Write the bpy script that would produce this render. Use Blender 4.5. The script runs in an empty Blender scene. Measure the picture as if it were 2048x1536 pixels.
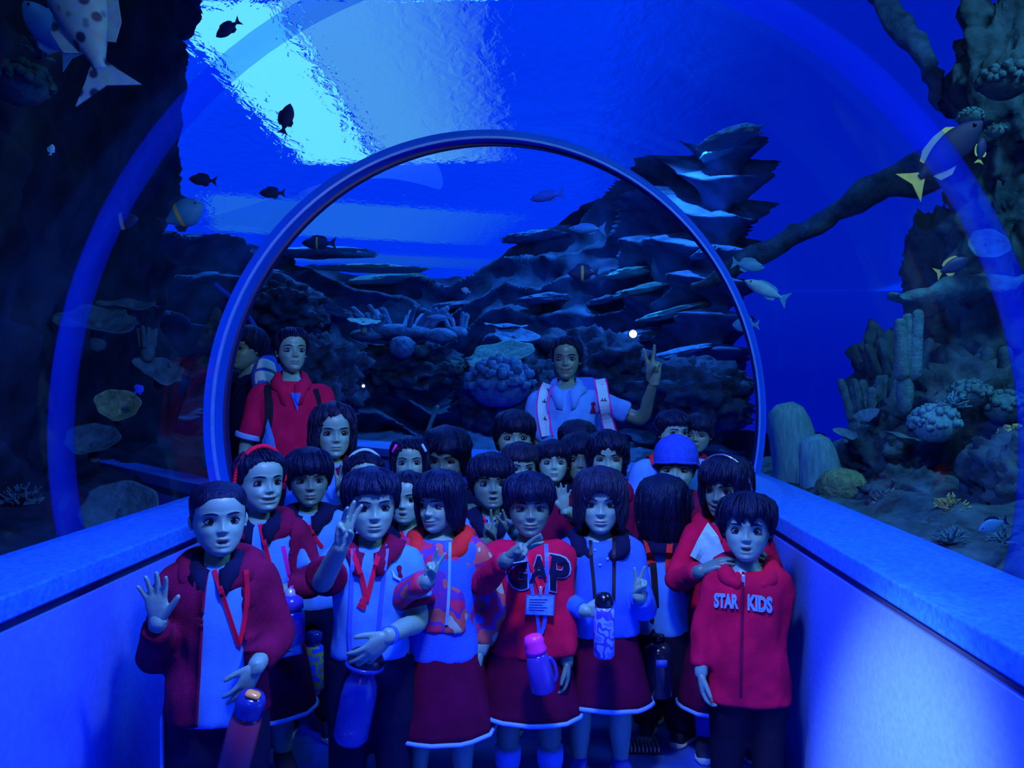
import bpy, bmesh, math, random
import numpy as np
from mathutils import Vector, Matrix
from mathutils.bvhtree import BVHTree

# ---------------------------------------------------------------- camera, world, lights, exposure
SC = bpy.context.scene
COL = SC.collection
F_PX, CX, CY = 1640.0, 1024.0, 768.0
CAM = Vector((0.0, 0.0, 1.30))
YAW = math.atan((1090.0 - CX) / F_PX)
C_F = Vector((-math.sin(YAW), math.cos(YAW), 0.0))
C_R = Vector((math.cos(YAW), math.sin(YAW), 0.0))
C_U = Vector((0, 0, 1))

def P(px, py, d):
    """world point seen at photograph pixel (px, py) at depth d"""
    return CAM + C_F * d + C_R * (d * (px - CX) / F_PX) + C_U * (d * (CY - py) / F_PX)

def IV(r, u, t):
    """image-wise direction: right, up, towards the viewer"""
    return (C_R * r + C_U * u - C_F * t)

cam_d = bpy.data.cameras.new('camera')
cam_d.sensor_width = 36.0
cam_d.lens = F_PX / 2048.0 * 36.0
cam_d.clip_end = 200
cam = bpy.data.objects.new('camera', cam_d)
COL.objects.link(cam)
cam.location = CAM
cam.rotation_euler = (math.radians(90), 0, YAW)
SC.camera = cam
SC.view_settings.view_transform = 'Standard'
SC.view_settings.look = 'None'
SC.view_settings.gamma = 1.0
SC.view_settings.use_curve_mapping = False
SC.view_settings.exposure = 0.0
try:
    SC.cycles.max_bounces = 8
    SC.cycles.diffuse_bounces = 2
    SC.cycles.glossy_bounces = 2
    SC.cycles.transmission_bounces = 6
    SC.cycles.transparent_max_bounces = 24
    SC.cycles.sample_clamp_indirect = 3.0
    SC.cycles.caustics_refractive = False
    SC.cycles.caustics_reflective = False
except Exception:
    pass

W = bpy.data.worlds.new('water_world')
SC.world = W
W.use_nodes = True
wn, wl = W.node_tree.nodes, W.node_tree.links
wn.clear()
w_out = wn.new('ShaderNodeOutputWorld')
w_bg = wn.new('ShaderNodeBackground')
w_tc = wn.new('ShaderNodeTexCoord')
w_sep = wn.new('ShaderNodeSeparateXYZ')
w_rmp = wn.new('ShaderNodeValToRGB')
wl.new(w_tc.outputs['Generated'], w_sep.inputs[0])
wl.new(w_sep.outputs['Z'], w_rmp.inputs[0])
wl.new(w_rmp.outputs[0], w_bg.inputs[0])
wl.new(w_bg.outputs[0], w_out.inputs[0])
w_rmp.color_ramp.elements[0].position = 0.0
w_rmp.color_ramp.elements[0].color = (0.0, 0.006, 0.40, 1)
w_rmp.color_ramp.elements[1].position = 0.75
w_rmp.color_ramp.elements[1].color = (0.0, 0.05, 1.05, 1)
w_bg.inputs[1].default_value = 1.0

def area(name, loc, target, sx, sy, color, power):
    l = bpy.data.lights.new(name, 'AREA')
    l.shape = 'RECTANGLE'
    l.size, l.size_y = sx, sy
    l.color = color
    l.energy = power
    o = bpy.data.objects.new(name, l)
    COL.objects.link(o)
    o.location = loc
    d = Vector(target) - Vector(loc)
    o.rotation_euler = d.to_track_quat('-Z', 'Y').to_euler()
    return o

def spot(name, loc, target, color, power, angle, blend=0.6, radius=0.06):
    l = bpy.data.lights.new(name, 'SPOT')
    l.color = color
    l.energy = power
    l.spot_size = math.radians(angle)
    l.spot_blend = blend
    l.shadow_soft_size = radius
    o = bpy.data.objects.new(name, l)
    COL.objects.link(o)
    o.location = loc
    d = Vector(target) - Vector(loc)
    o.rotation_euler = d.to_track_quat('-Z', 'Y').to_euler()
    return o

BLUE = (0.02, 0.15, 1.0)
area('overhead_fill', (-0.17, 1.60, 2.42), (-0.17, 1.62, 0), 0.6, 1.2, (0.01, 0.10, 1.0), 90)  # added unseen blue light, stands for light coming down through the water
area('rear_fill', (-0.17, -0.9, 2.40), (-0.17, -0.2, 0), 0.6, 0.8, (0.01, 0.09, 1.0), 14)  # added unseen fill for the near walls
area('key_lamp', (0.05, 1.40, 2.44), (-0.1, 2.7, 1.0), 0.20, 0.16, (1.0, 0.95, 0.80), 22)
area('front_fill', (-0.3, -0.8, 2.1), (-0.1, 3.0, 0.9), 0.6, 0.4, (0.9, 0.8, 0.9), 1.5)  # added unseen fill from behind the camera for skin and red cloth
spot('wall_spot', (-0.9, 0.9, 2.2), (0.82, 1.98, 0.22), (1.0, 0.85, 0.75), 1150, 23, 1.0)
area('reef_lamp_right', (2.6, 2.6, 3.9), (2.2, 3.6, 0.8), 1.0, 1.0, (0.30, 0.75, 1.0), 60)
area('reef_lamp_left', (-2.2, 2.0, 3.9), (-2.7, 4.5, 0.8), 0.6, 0.6, (0.2, 0.6, 1.0), 14)
area('reef_lamp_back', (0.5, 6.0, 4.0), (0.5, 9.5, 1.0), 4.0, 1.0, (0.03, 0.18, 1.0), 55)
for lx, ly, lp in ((-2.6, 9.0, 230), (-0.3, 9.4, 200), (1.35, 7.9, 420)):
    spot('reef_downlight', (lx, ly, 4.1), (lx, ly + 0.3, 0), (0.10, 0.45, 1.0), lp, 126, 0.5, 0.03)
area('bend_lamp', (-0.9, 4.9, 2.3), (-0.6, 3.6, 1.0), 0.5, 0.5, (0.02, 0.12, 1.0), 10)

# ---------------------------------------------------------------- materials
MATS = {}
def mat(name, col, rough=0.7, spec=0.3, metal=0.0, var=0.12, scale=18.0, bump=0.0, bscale=None, stretch=(1, 1, 1), sheen=0.0, alpha=None):
    if name in MATS:
        return MATS[name]
    m = bpy.data.materials.new(name)
    m.use_nodes = True
    nt = m.node_tree
    b = nt.nodes['Principled BSDF']
    b.inputs['Roughness'].default_value = rough
    b.inputs['Metallic'].default_value = metal
    b.inputs['Specular IOR Level'].default_value = spec
    if name.startswith('hair'): b.inputs['Specular Tint'].default_value = (0.25, 0.5, 1.0, 1)
    if sheen:
        b.inputs['Sheen Weight'].default_value = sheen
    tc = nt.nodes.new('ShaderNodeTexCoord')
    mp = nt.nodes.new('ShaderNodeMapping')
    mp.inputs['Scale'].default_value = stretch
    nt.links.new(tc.outputs['Object'], mp.inputs[0])
    nz = nt.nodes.new('ShaderNodeTexNoise')
    nz.inputs['Scale'].default_value = scale
    nz.inputs['Detail'].default_value = 4
    nt.links.new(mp.outputs[0], nz.inputs['Vector'])
    rp = nt.nodes.new('ShaderNodeValToRGB')
    rp.color_ramp.elements[0].position = 0.3
    rp.color_ramp.elements[1].position = 0.7
    lo = [max(0, c * (1 - var)) for c in col[:3]]
    hi = [min(1, c * (1 + var)) for c in col[:3]]
    rp.color_ramp.elements[0].color = (*lo, 1)
    rp.color_ramp.elements[1].color = (*hi, 1)
    nt.links.new(nz.outputs['Fac'], rp.inputs[0])
    nt.links.new(rp.outputs[0], b.inputs['Base Color'])
    if bump:
        nb = nt.nodes.new('ShaderNodeTexNoise')
        nb.inputs['Scale'].default_value = bscale or scale * 3
        nb.inputs['Detail'].default_value = 5
        nt.links.new(mp.outputs[0], nb.inputs['Vector'])
        bp = nt.nodes.new('ShaderNodeBump')
        bp.inputs['Strength'].default_value = bump
        bp.inputs['Distance'].default_value = 0.01
        nt.links.new(nb.outputs['Fac'], bp.inputs['Height'])
        nt.links.new(bp.outputs[0], b.inputs['Normal'])
    if alpha is not None:
        b.inputs['Alpha'].default_value = alpha
    MATS[name] = m
    return m

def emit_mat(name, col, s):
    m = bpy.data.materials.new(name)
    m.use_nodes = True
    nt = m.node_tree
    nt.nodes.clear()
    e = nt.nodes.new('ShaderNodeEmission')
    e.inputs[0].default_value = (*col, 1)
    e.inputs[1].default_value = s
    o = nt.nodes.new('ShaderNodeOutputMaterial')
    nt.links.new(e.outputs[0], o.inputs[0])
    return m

def skin_mat(name, col):
    if name in MATS:
        return MATS[name]
    m = mat(name, col, 0.42, 0.45, var=0.06, scale=30, bump=0.06, bscale=160)
    nt = m.node_tree
    b = nt.nodes['Principled BSDF']
    src = b.inputs['Base Color'].links[0].from_socket
    at = nt.nodes.new('ShaderNodeAttribute')
    at.attribute_name = 'tint'
    sep = nt.nodes.new('ShaderNodeSeparateColor')
    nt.links.new(at.outputs['Color'], sep.inputs[0])
    m1 = nt.nodes.new('ShaderNodeMix'); m1.data_type = 'RGBA'
    nt.links.new(sep.outputs[0], m1.inputs[0])
    nt.links.new(src, m1.inputs[6])
    m1.inputs[7].default_value = (col[0] * 0.75, col[1] * 0.42, col[2] * 0.5, 1)
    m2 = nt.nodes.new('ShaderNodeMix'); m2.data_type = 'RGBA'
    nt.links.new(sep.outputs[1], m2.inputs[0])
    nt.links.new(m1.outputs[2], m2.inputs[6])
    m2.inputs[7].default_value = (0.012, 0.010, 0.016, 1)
    nt.links.new(m2.outputs[2], b.inputs['Base Color'])
    return m

# ---------------------------------------------------------------- mesh helpers
def vnoise(p, seed=0):
    """vectorised value noise in [-1, 1]; p (n,3)"""
    p = np.asarray(p, dtype=np.float64)
    i = np.floor(p).astype(np.int64)
    f = p - i
    u = f * f * (3 - 2 * f)
    def h(dx, dy, dz):
        n = (i[:, 0] + dx) * 374761393 + (i[:, 1] + dy) * 668265263 + (i[:, 2] + dz) * 2147483647 + seed * 1274126177
        n = (n ^ (n >> 13)) * 1274126177
        n = n ^ (n >> 16)
        return (n & 0xffff) / 32767.5 - 1.0
    x0 = h(0,0,0)*(1-u[:,0]) + h(1,0,0)*u[:,0]
    x1 = h(0,1,0)*(1-u[:,0]) + h(1,1,0)*u[:,0]
    x2 = h(0,0,1)*(1-u[:,0]) + h(1,0,1)*u[:,0]
    x3 = h(0,1,1)*(1-u[:,0]) + h(1,1,1)*u[:,0]
    y0 = x0*(1-u[:,1]) + x1*u[:,1]
    y1 = x2*(1-u[:,1]) + x3*u[:,1]
    return y0*(1-u[:,2]) + y1*u[:,2]

def fbm(p, seed=0, octs=4, gain=0.5):
    p = np.asarray(p, dtype=np.float64)
    a, s, t = 1.0, 0.0, 0.0
    q = p.copy()
    for k in range(octs):
        s = s + a * vnoise(q, seed + k * 17)
        t += a
        a *= gain
        q = q * 2.03 + 7.1
    return s / t

class Geo:
    """a bag of vertices and faces"""
    def __init__(self):
        self.v = []; self.f = []; self.m = []
    def add(self, v, f, mi=0):
        o = len(self.v)
        self.v.extend([tuple(map(float, q)) for q in v])
        self.f.extend([tuple(int(i) + o for i in q) for q in f])
        self.m.extend([mi] * len(f))
        return self
    def join(self, g, mi=None):
        o = len(self.v)
        self.v.extend(g.v)
        self.f.extend([tuple(i + o for i in q) for q in g.f])
        self.m.extend(g.m if mi is None else [mi] * len(g.f))
        return self

def grid_faces(nu, nv, wrap_u=False):
    """index = j * nu + i"""
    fs = []
    for j in range(nv - 1):
        for i in range(nu if wrap_u else nu - 1):
            k = (i + 1) % nu
            fs.append((j * nu + i, j * nu + k, (j + 1) * nu + k, (j + 1) * nu + i))
    return fs

def loft(rings, cap0=True, cap1=True, mi=0, g=None):
    """rings: list of (n,3) arrays"""
    g = g or Geo()
    n = len(rings[0])
    v = np.concatenate([np.asarray(r, dtype=float) for r in rings])
    f = grid_faces(n, len(rings), True)
    vl = v.tolist()
    if cap0:
        vl.append(np.mean(rings[0], axis=0).tolist()); c = len(vl) - 1
        f += [(c, (i + 1) % n, i) for i in range(n)]
    if cap1:
        vl.append(np.mean(rings[-1], axis=0).tolist()); c = len(vl) - 1
        o = (len(rings) - 1) * n
        f += [(c, o + i, o + (i + 1) % n) for i in range(n)]
    g.add(vl, f, mi)
    return g

def spline(pts, per=5):
    """Catmull-Rom through points (any dimension)"""
    p = [np.asarray(q, dtype=float) for q in pts]
    if len(p) < 3 or per <= 1:
        if len(p) == 2 and per > 1:
            return [p[0] + (p[1] - p[0]) * t for t in np.linspace(0, 1, per + 1)]
        return p
    p = [2 * p[0] - p[1]] + p + [2 * p[-1] - p[-2]]
    out = []
    for i in range(1, len(p) - 2):
        for k in range(per):
            t = k / per
            a, b, c, d = p[i - 1], p[i], p[i + 1], p[i + 2]
            out.append(0.5 * ((2 * b) + (-a + c) * t + (2 * a - 5 * b + 4 * c - d) * t * t + (-a + 3 * b - 3 * c + d) * t ** 3))
    out.append(p[-2])
    return out

def tube(pts, radii, n=10, per=4, round_ends=True, flat=None, g=None, mi=0):
    """tapered tube; flat = (axis vector, factor) squashes the section along an axis"""
    if not hasattr(radii, '__len__'):
        radii = [radii] * len(pts)
    q = [np.append(np.asarray(a, dtype=float)[:3], r) for a, r in zip(pts, radii)]
    s = spline(q, per)
    pos = [a[:3] for a in s]; rad = [max(a[3], 1e-4) for a in s]
    if round_ends:
        d0 = pos[0] - pos[1]; d0 /= (np.linalg.norm(d0) + 1e-9)
        d1 = pos[-1] - pos[-2]; d1 /= (np.linalg.norm(d1) + 1e-9)
        pre = [(pos[0] + d0 * rad[0] * k, rad[0] * math.sqrt(max(0, 1 - k * k))) for k in (0.92, 0.6)]
        post = [(pos[-1] + d1 * rad[-1] * k, rad[-1] * math.sqrt(max(0, 1 - k * k))) for k in (0.6, 0.92)]
        pos = [a for a, _ in pre] + pos + [a for a, _ in post]
        rad = [r for _, r in pre] + rad + [r for _, r in post]
    rings = []
    up = None
    ang = np.linspace(0, 2 * math.pi, n, endpoint=False)
    for i in range(len(pos)):
        t = pos[min(i + 1, len(pos) - 1)] - pos[max(i - 1, 0)]
        t = t / (np.linalg.norm(t) + 1e-9)
        if up is None:
            a = np.array([0, 0, 1.0]) if abs(t[2]) < 0.9 else np.array([0, 1.0, 0])
        else:
            a = up
        x = a - t * np.dot(a, t); x /= (np.linalg.norm(x) + 1e-9)
        up = x
        y = np.cross(t, x)
        off = (np.outer(np.cos(ang), x) + np.outer(np.sin(ang), y)) * rad[i]
        if flat is not None:
            ax = np.asarray(flat[0], dtype=float); ax = ax / np.linalg.norm(ax)
            off = off - np.outer(off @ ax, ax) * (1 - flat[1])
        rings.append(pos[i] + off)
    return loft(rings, True, True, mi, g)

def ellipsoid(c, r, nu=16, nv=10, R=None, g=None, mi=0):
    th = np.linspace(0, math.pi, nv)[1:-1]
    ph = np.linspace(0, 2 * math.pi, nu, endpoint=False)
    rings = []
    for t in th:
        v = np.stack([np.sin(t) * np.cos(ph) * r[0], np.sin(t) * np.sin(ph) * r[1], np.full(nu, -np.cos(t) * r[2])], 1)
        if R is not None:
            v = v @ np.asarray(R).T
        rings.append(v + np.asarray(c))
    return loft(rings, True, True, mi, g)

def box(c, s, g=None, mi=0, bev=0.0, R=None):
    g = g or Geo()
    hx, hy, hz = s[0] / 2, s[1] / 2, s[2] / 2
    if bev <= 0:
        v = np.array([(x, y, z) for z in (-hz, hz) for y in (-hy, hy) for x in (-hx, hx)])
        f = [(0, 2, 3, 1), (4, 5, 7, 6), (0, 1, 5, 4), (2, 6, 7, 3), (0, 4, 6, 2), (1, 3, 7, 5)]
        if R is not None: v = v @ np.asarray(R).T
        g.add(v + np.asarray(c), f, mi)
        return g
    def rr(z, ins):
        a = hx - ins; b = hy - ins
        return np.array([(-a + bev, -b, z), (a - bev, -b, z), (a, -b + bev, z), (a, b - bev, z), (a - bev, b, z), (-a + bev, b, z), (-a, b - bev, z), (-a, -b + bev, z)])
    rings = [rr(-hz, bev * .7), rr(-hz + bev, 0), rr(hz - bev, 0), rr(hz, bev * .7)]
    if R is not None: rings = [r @ np.asarray(R).T for r in rings]
    return loft([r + np.asarray(c) for r in rings], True, True, mi, g)

def revolve(prof, n=20, c=(0, 0, 0), R=None, g=None, mi=0, cap0=True, cap1=True):
    """prof: list of (r, z)"""
    ph = np.linspace(0, 2 * math.pi, n, endpoint=False)
    rings = []
    for r, z in prof:
        v = np.stack([r * np.cos(ph), r * np.sin(ph), np.full(n, z)], 1)
        if R is not None: v = v @ np.asarray(R).T
        rings.append(v + np.asarray(c))
    return loft(rings, cap0, cap1, mi, g)

def basis(zaxis, xhint=(1, 0, 0)):
    z = np.asarray(zaxis, dtype=float); z /= np.linalg.norm(z)
    x = np.asarray(xhint, dtype=float); x = x - z * np.dot(x, z)
    if np.linalg.norm(x) < 1e-4:
        x = np.array([0, 1.0, 0]) - z * z[1]
    x /= np.linalg.norm(x)
    return np.stack([x, np.cross(z, x), z], 1)

def link(name, g, mats, parent=None, base=None, smooth=True, solid=0.0, bevel=0.0):
    me = bpy.data.meshes.new(name)
    v = np.asarray(g.v, dtype=float)
    if base is not None:
        v = v - np.asarray(base)[None, :]
    me.from_pydata(v.tolist(), [], g.f)
    if not isinstance(mats, (list, tuple)):
        mats = [mats]
    for m in mats:
        me.materials.append(m)
    if len(mats) > 1:
        me.polygons.foreach_set('material_index', np.asarray(g.m, dtype=np.int32))
    if smooth:
        me.polygons.foreach_set('use_smooth', np.ones(len(me.polygons), dtype=bool))
    me.validate(clean_customdata=False)
    me.update()
    o = bpy.data.objects.new(name, me)
    COL.objects.link(o)
    if parent is not None:
        o.parent = parent
    if solid:
        md = o.modifiers.new('solid', 'SOLIDIFY'); md.thickness = solid; md.offset = -1 if solid > 0 else 1
    if bevel:
        md = o.modifiers.new('bevel', 'BEVEL'); md.width = bevel; md.segments = 2
    return o

def thing(name, label, cat, loc=(0, 0, 0), group=None):
    o = bpy.data.objects.new(name, None)
    o.empty_display_size = 0.1
    COL.objects.link(o)
    o.location = loc
    o['label'] = label; o['category'] = cat
    if group: o['group'] = group
    return o

def tag(o, label, cat, group=None):
    o['label'] = label; o['category'] = cat
    if group: o['group'] = group
    return o

def structure(o):
    o['kind'] = 'structure'
    return o

def recenter(o):
    """moves the origin of a one-mesh thing to its base"""
    me = o.data
    n = len(me.vertices)
    co = np.empty(n * 3); me.vertices.foreach_get('co', co); co = co.reshape(-1, 3)
    c = np.array([(co[:, 0].min() + co[:, 0].max()) / 2, (co[:, 1].min() + co[:, 1].max()) / 2, co[:, 2].min()])
    me.vertices.foreach_set('co', (co - c).ravel()); me.update()
    o.location = c
    return o

def remesh(g, voxel, smooth=4, factor=0.5):
    me = bpy.data.meshes.new('tmp')
    me.from_pydata(g.v, [], g.f)
    o = bpy.data.objects.new('tmp', me)
    COL.objects.link(o)
    md = o.modifiers.new('r', 'REMESH'); md.mode = 'VOXEL'; md.voxel_size = voxel; md.adaptivity = 0
    if smooth:
        ms = o.modifiers.new('s', 'SMOOTH'); ms.factor = factor; ms.iterations = smooth
    dg = bpy.context.evaluated_depsgraph_get()
    ev = o.evaluated_get(dg)
    m2 = ev.to_mesh()
    nv = len(m2.vertices)
    co = np.empty(nv * 3); m2.vertices.foreach_get('co', co)
    faces = [tuple(p.vertices) for p in m2.polygons]
    ev.to_mesh_clear()
    bpy.data.objects.remove(o); bpy.data.meshes.remove(me)
    r = Geo()
    r.v = [tuple(q) for q in co.reshape(-1, 3).tolist()]; r.f = faces; r.m = [0] * len(faces)
    return r

def wrinkle(g, amp=0.004, scale=14.0, seed=0, zscale=0.6):
    v = np.asarray(g.v)
    s = np.array([scale, scale, scale * zscale])
    d = np.stack([fbm(v * s + 11.3 * k, seed + 31 * k, 3) for k in range(3)], 1)
    g.v = [tuple(q) for q in (v + d * amp * np.array([1, 1.6, 0.6])).tolist()]
    return g

def bvh_of(*geos):
    v, f = [], []
    for g in geos:
        o = len(v)
        v += [Vector(q) for q in g.v]
        f += [tuple(i + o for i in q) for q in g.f]
    return BVHTree.FromPolygons(v, f)
# ---------------------------------------------------------------- tunnel shell
M_WALL = mat('painted_wall', (0.055, 0.18, 0.92), 0.6, 0.15, var=0.10, scale=60, bump=0.12, bscale=220)
M_LEDGE = mat('ledge_stone', (0.015, 0.17, 0.97), 0.6, 0.15, var=0.30, scale=70, bump=0.15, bscale=260)
M_GROOVE = mat('dark_groove', (0.02, 0.05, 0.22), 0.7)
M_FLOOR = mat('floor_vinyl', (0.02, 0.09, 0.60), 0.45, 0.4, var=0.2, scale=9)
M_RING = mat('ring_enamel', (0.003, 0.10, 0.88), 0.6, 0.06, var=0.06, scale=8)
M_GASKET = mat('ring_gasket', (0.005, 0.012, 0.12), 0.5)

Z_L = 0.836
S_ = lambda px, d: px * d / F_PX
def sweep(path_a, path_b, za, zb):
    """solid between two plan polylines, from za to zb"""
    g = Geo()
    rings = []
    for (ax, ay), (bx, by) in zip(path_a, path_b):
        rings.append(np.array([(ax, ay, za), (bx, by, za), (bx, by, zb), (ax, ay, zb)]))
    return loft(rings)

def parapet(name, inner, outer):
    def off(k):  # towards the outer line by k metres
        r = []
        for (a, b), (c, d) in zip(inner, outer):
            L = math.hypot(c - a, d - b)
            r.append((a + (c - a) * k / L, b + (d - b) * k / L))
        return r
    w = structure(link(name, sweep(off(0.012), outer, -0.02, Z_L - 0.086), M_WALL, smooth=False))
    gr = link('groove', sweep(off(0.03), outer, Z_L - 0.086, Z_L - 0.058), M_GROOVE, w, smooth=False)
    le = link('ledge', sweep(inner, outer, Z_L - 0.058, Z_L), M_LEDGE, w, smooth=False, bevel=0.006)
    return w

LI = [(-1.18, -2.6), (-1.18, 3.50), (-3.6, 5.95)]
LO = [(-1.48, -2.6), (-1.48, 3.60), (-3.85, 6.0)]
RI = [(0.82, -2.6), (0.82, 4.02), (-2.35, 6.95)]
RO = [(1.137, -2.6), (1.137, 4.34), (-2.15, 7.35)]
parapet('wall_left', LI, LO)
parapet('wall_right', RI, RO)

fl = Geo()
fl.add([(-1.5, -2.6, 0), (1.14, -2.6, 0), (1.14, 4.4, 0), (-2.2, 7.4, 0), (-4.0, 6.0, 0), (-1.5, 3.6, 0)], [(0, 1, 2, 3, 4, 5)])
structure(link('floor', fl, M_FLOOR, smooth=False))

# the arch ring where the tunnel bends, and the acrylic vault
RC = np.array([-0.1715, 3.97, 1.14]); RR = 1.345
RU = np.array([2.617, 0.74, 0.0]); RU /= np.linalg.norm(RU)
A0 = math.asin((Z_L - 1.14) / RR)
def ring_pts(rad, n=72, shift=np.zeros(3), c=RC, u=RU, a0=A0):
    a = np.linspace(a0, math.pi - a0, n)
    return np.stack([c + shift + u * math.cos(t) * rad + np.array([0, 0, 1.0]) * math.sin(t) * rad for t in a])
EX = np.array([0.15, 0.99, 0.0])
def band(r0, r1, s0, s1, n=72):
    """closed band: inner radius r0, outer r1, from shift s0 to s1 along the tunnel"""
    A = [ring_pts(r0, n, EX * s0), ring_pts(r1, n, EX * s0), ring_pts(r1, n, EX * s1), ring_pts(r0, n, EX * s1)]
    return loft([np.stack([A[k][i] for k in range(4)]) for i in range(n)])
ring = structure(link('trim_1', band(RR - 0.004, RR + 0.030, -0.05, 0.07), M_RING, smooth=False))
link('gasket', band(RR - 0.016, RR - 0.003, 0.045, 0.075), M_GASKET, ring, smooth=False)
link('edge_strip', band(RR - 0.012, RR - 0.001, -0.052, -0.040), mat('ring_edge', (0.08, 0.28, 1.0), 0.4), ring, smooth=False)

structure(link('trim_3', tube([P(432, 570, 5.3), P(468, 601, 5.3), P(490, 624, 5.3), P(510, 654, 5.3)], S_(5, 5.3), 10, 5), M_RING))

def glass_mat(name, base=0.02, edge=0.30, tint=(0.80, 0.92, 1.0)):
    m = bpy.data.materials.new(name); m.use_nodes = True
    nt = m.node_tree; nt.nodes.clear()
    o = nt.nodes.new('ShaderNodeOutputMaterial')
    t = nt.nodes.new('ShaderNodeBsdfTransparent'); t.inputs[0].default_value = (*tint, 1)
    g = nt.nodes.new('ShaderNodeBsdfGlossy'); g.inputs['Roughness'].default_value = 0.04
    g.inputs[0].default_value = (0.8, 0.9, 1, 1)
    lw = nt.nodes.new('ShaderNodeLayerWeight'); lw.inputs[0].default_value = 0.5
    pw = nt.nodes.new('ShaderNodeMath'); pw.operation = 'POWER'; pw.inputs[1].default_value = 4.0
    ma = nt.nodes.new('ShaderNodeMath'); ma.operation = 'MULTIPLY_ADD'; ma.inputs[1].default_value = edge; ma.inputs[2].default_value = base
    mx = nt.nodes.new('ShaderNodeMixShader')
    nt.links.new(lw.outputs['Facing'], pw.inputs[0]); nt.links.new(pw.outputs[0], ma.inputs[0])
    nt.links.new(ma.outputs[0], mx.inputs[0]); nt.links.new(t.outputs[0], mx.inputs[1]); nt.links.new(g.outputs[0], mx.inputs[2])
    nt.links.new(mx.outputs[0], o.inputs[0])
    return m
M_GLASS = glass_mat('acrylic')

n = 56
r0 = ring_pts(RR, n)
near = r0.copy(); near[:, 1] = -2.5
far = r0 + np.array([-0.735, 0.678, 0]) * 3.0
structure(link('window_1', Geo().add(np.concatenate([near, r0]), grid_faces(n, 2)), M_GLASS))
structure(link('window_2', Geo().add(np.concatenate([r0 + EX * 0.07, far]), grid_faces(n, 2)), glass_mat('acrylic_far', 0.015, 0.06)))

# translucent blue strip across the acrylic vault, nearer the viewer and slightly askew
def translucent_mat(name, col, a):
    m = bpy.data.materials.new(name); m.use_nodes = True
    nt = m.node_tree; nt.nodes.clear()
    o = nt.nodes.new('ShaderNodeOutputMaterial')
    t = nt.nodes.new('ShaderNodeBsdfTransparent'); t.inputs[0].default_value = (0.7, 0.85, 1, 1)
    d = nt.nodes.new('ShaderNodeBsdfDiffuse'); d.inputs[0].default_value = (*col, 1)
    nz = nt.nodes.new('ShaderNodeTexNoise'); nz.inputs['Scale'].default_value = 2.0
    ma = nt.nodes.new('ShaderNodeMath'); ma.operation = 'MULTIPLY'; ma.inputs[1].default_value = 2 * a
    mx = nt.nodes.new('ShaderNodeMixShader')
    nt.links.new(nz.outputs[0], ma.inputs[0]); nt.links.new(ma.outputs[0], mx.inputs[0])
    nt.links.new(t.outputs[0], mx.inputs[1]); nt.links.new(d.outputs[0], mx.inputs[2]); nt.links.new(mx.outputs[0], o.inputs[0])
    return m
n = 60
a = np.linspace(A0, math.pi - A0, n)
def strip_arc(yoff, rad):
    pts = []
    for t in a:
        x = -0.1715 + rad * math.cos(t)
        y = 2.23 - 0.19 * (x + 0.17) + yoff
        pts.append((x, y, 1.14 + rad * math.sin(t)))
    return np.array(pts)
sm = Geo().add(np.concatenate([strip_arc(-0.055, RR - 0.012), strip_arc(0.085, RR - 0.012)]), grid_faces(n, 2))
structure(link('vault_strip', sm, translucent_mat('translucent_strip', (0.01, 0.07, 1.0), 0.14), solid=0.006))

# ---------------------------------------------------------------- water surface, the skylight and added glow panels
def water_mat():
    m = bpy.data.materials.new('rippled_water'); m.use_nodes = True
    nt = m.node_tree; nt.nodes.clear()
    o = nt.nodes.new('ShaderNodeOutputMaterial')
    r = nt.nodes.new('ShaderNodeBsdfRefraction'); r.inputs['IOR'].default_value = 1.33; r.inputs['Roughness'].default_value = 0.03
    r.inputs[0].default_value = (0.75, 0.92, 1.0, 1)
    gl = nt.nodes.new('ShaderNodeBsdfGlossy'); gl.inputs['Roughness'].default_value = 0.1; gl.inputs[0].default_value = (0.3, 0.5, 1, 1)
    tc = nt.nodes.new('ShaderNodeTexCoord')
    mp = nt.nodes.new('ShaderNodeMapping'); mp.inputs['Scale'].default_value = (1.0, 0.55, 1.0); mp.inputs['Rotation'].default_value = (0, 0, 0.5)
    nz = nt.nodes.new('ShaderNodeTexNoise'); nz.inputs['Scale'].default_value = 7.5; nz.inputs['Detail'].default_value = 3.0
    nz.inputs['Distortion'].default_value = 0.6
    bp = nt.nodes.new('ShaderNodeBump'); bp.inputs['Strength'].default_value = 0.85; bp.inputs['Distance'].default_value = 0.085
    nt.links.new(tc.outputs['Object'], mp.inputs[0]); nt.links.new(mp.outputs[0], nz.inputs['Vector'])
    nt.links.new(nz.outputs['Fac'], bp.inputs['Height'])
    nt.links.new(bp.outputs[0], r.inputs['Normal']); nt.links.new(bp.outputs[0], gl.inputs['Normal'])
    mx = nt.nodes.new('ShaderNodeMixShader'); mx.inputs[0].default_value = 0.10
    nt.links.new(r.outputs[0], mx.inputs[1]); nt.links.new(gl.outputs[0], mx.inputs[2]); nt.links.new(mx.outputs[0], o.inputs[0])
    return m
ws = Geo().add([(-14, 0.5, 4.2), (14, 0.5, 4.2), (14, 26, 4.2), (-14, 26, 4.2)], [(3, 2, 1, 0)])
wo = structure(link('water_surface', ws, water_mat(), smooth=False))

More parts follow.
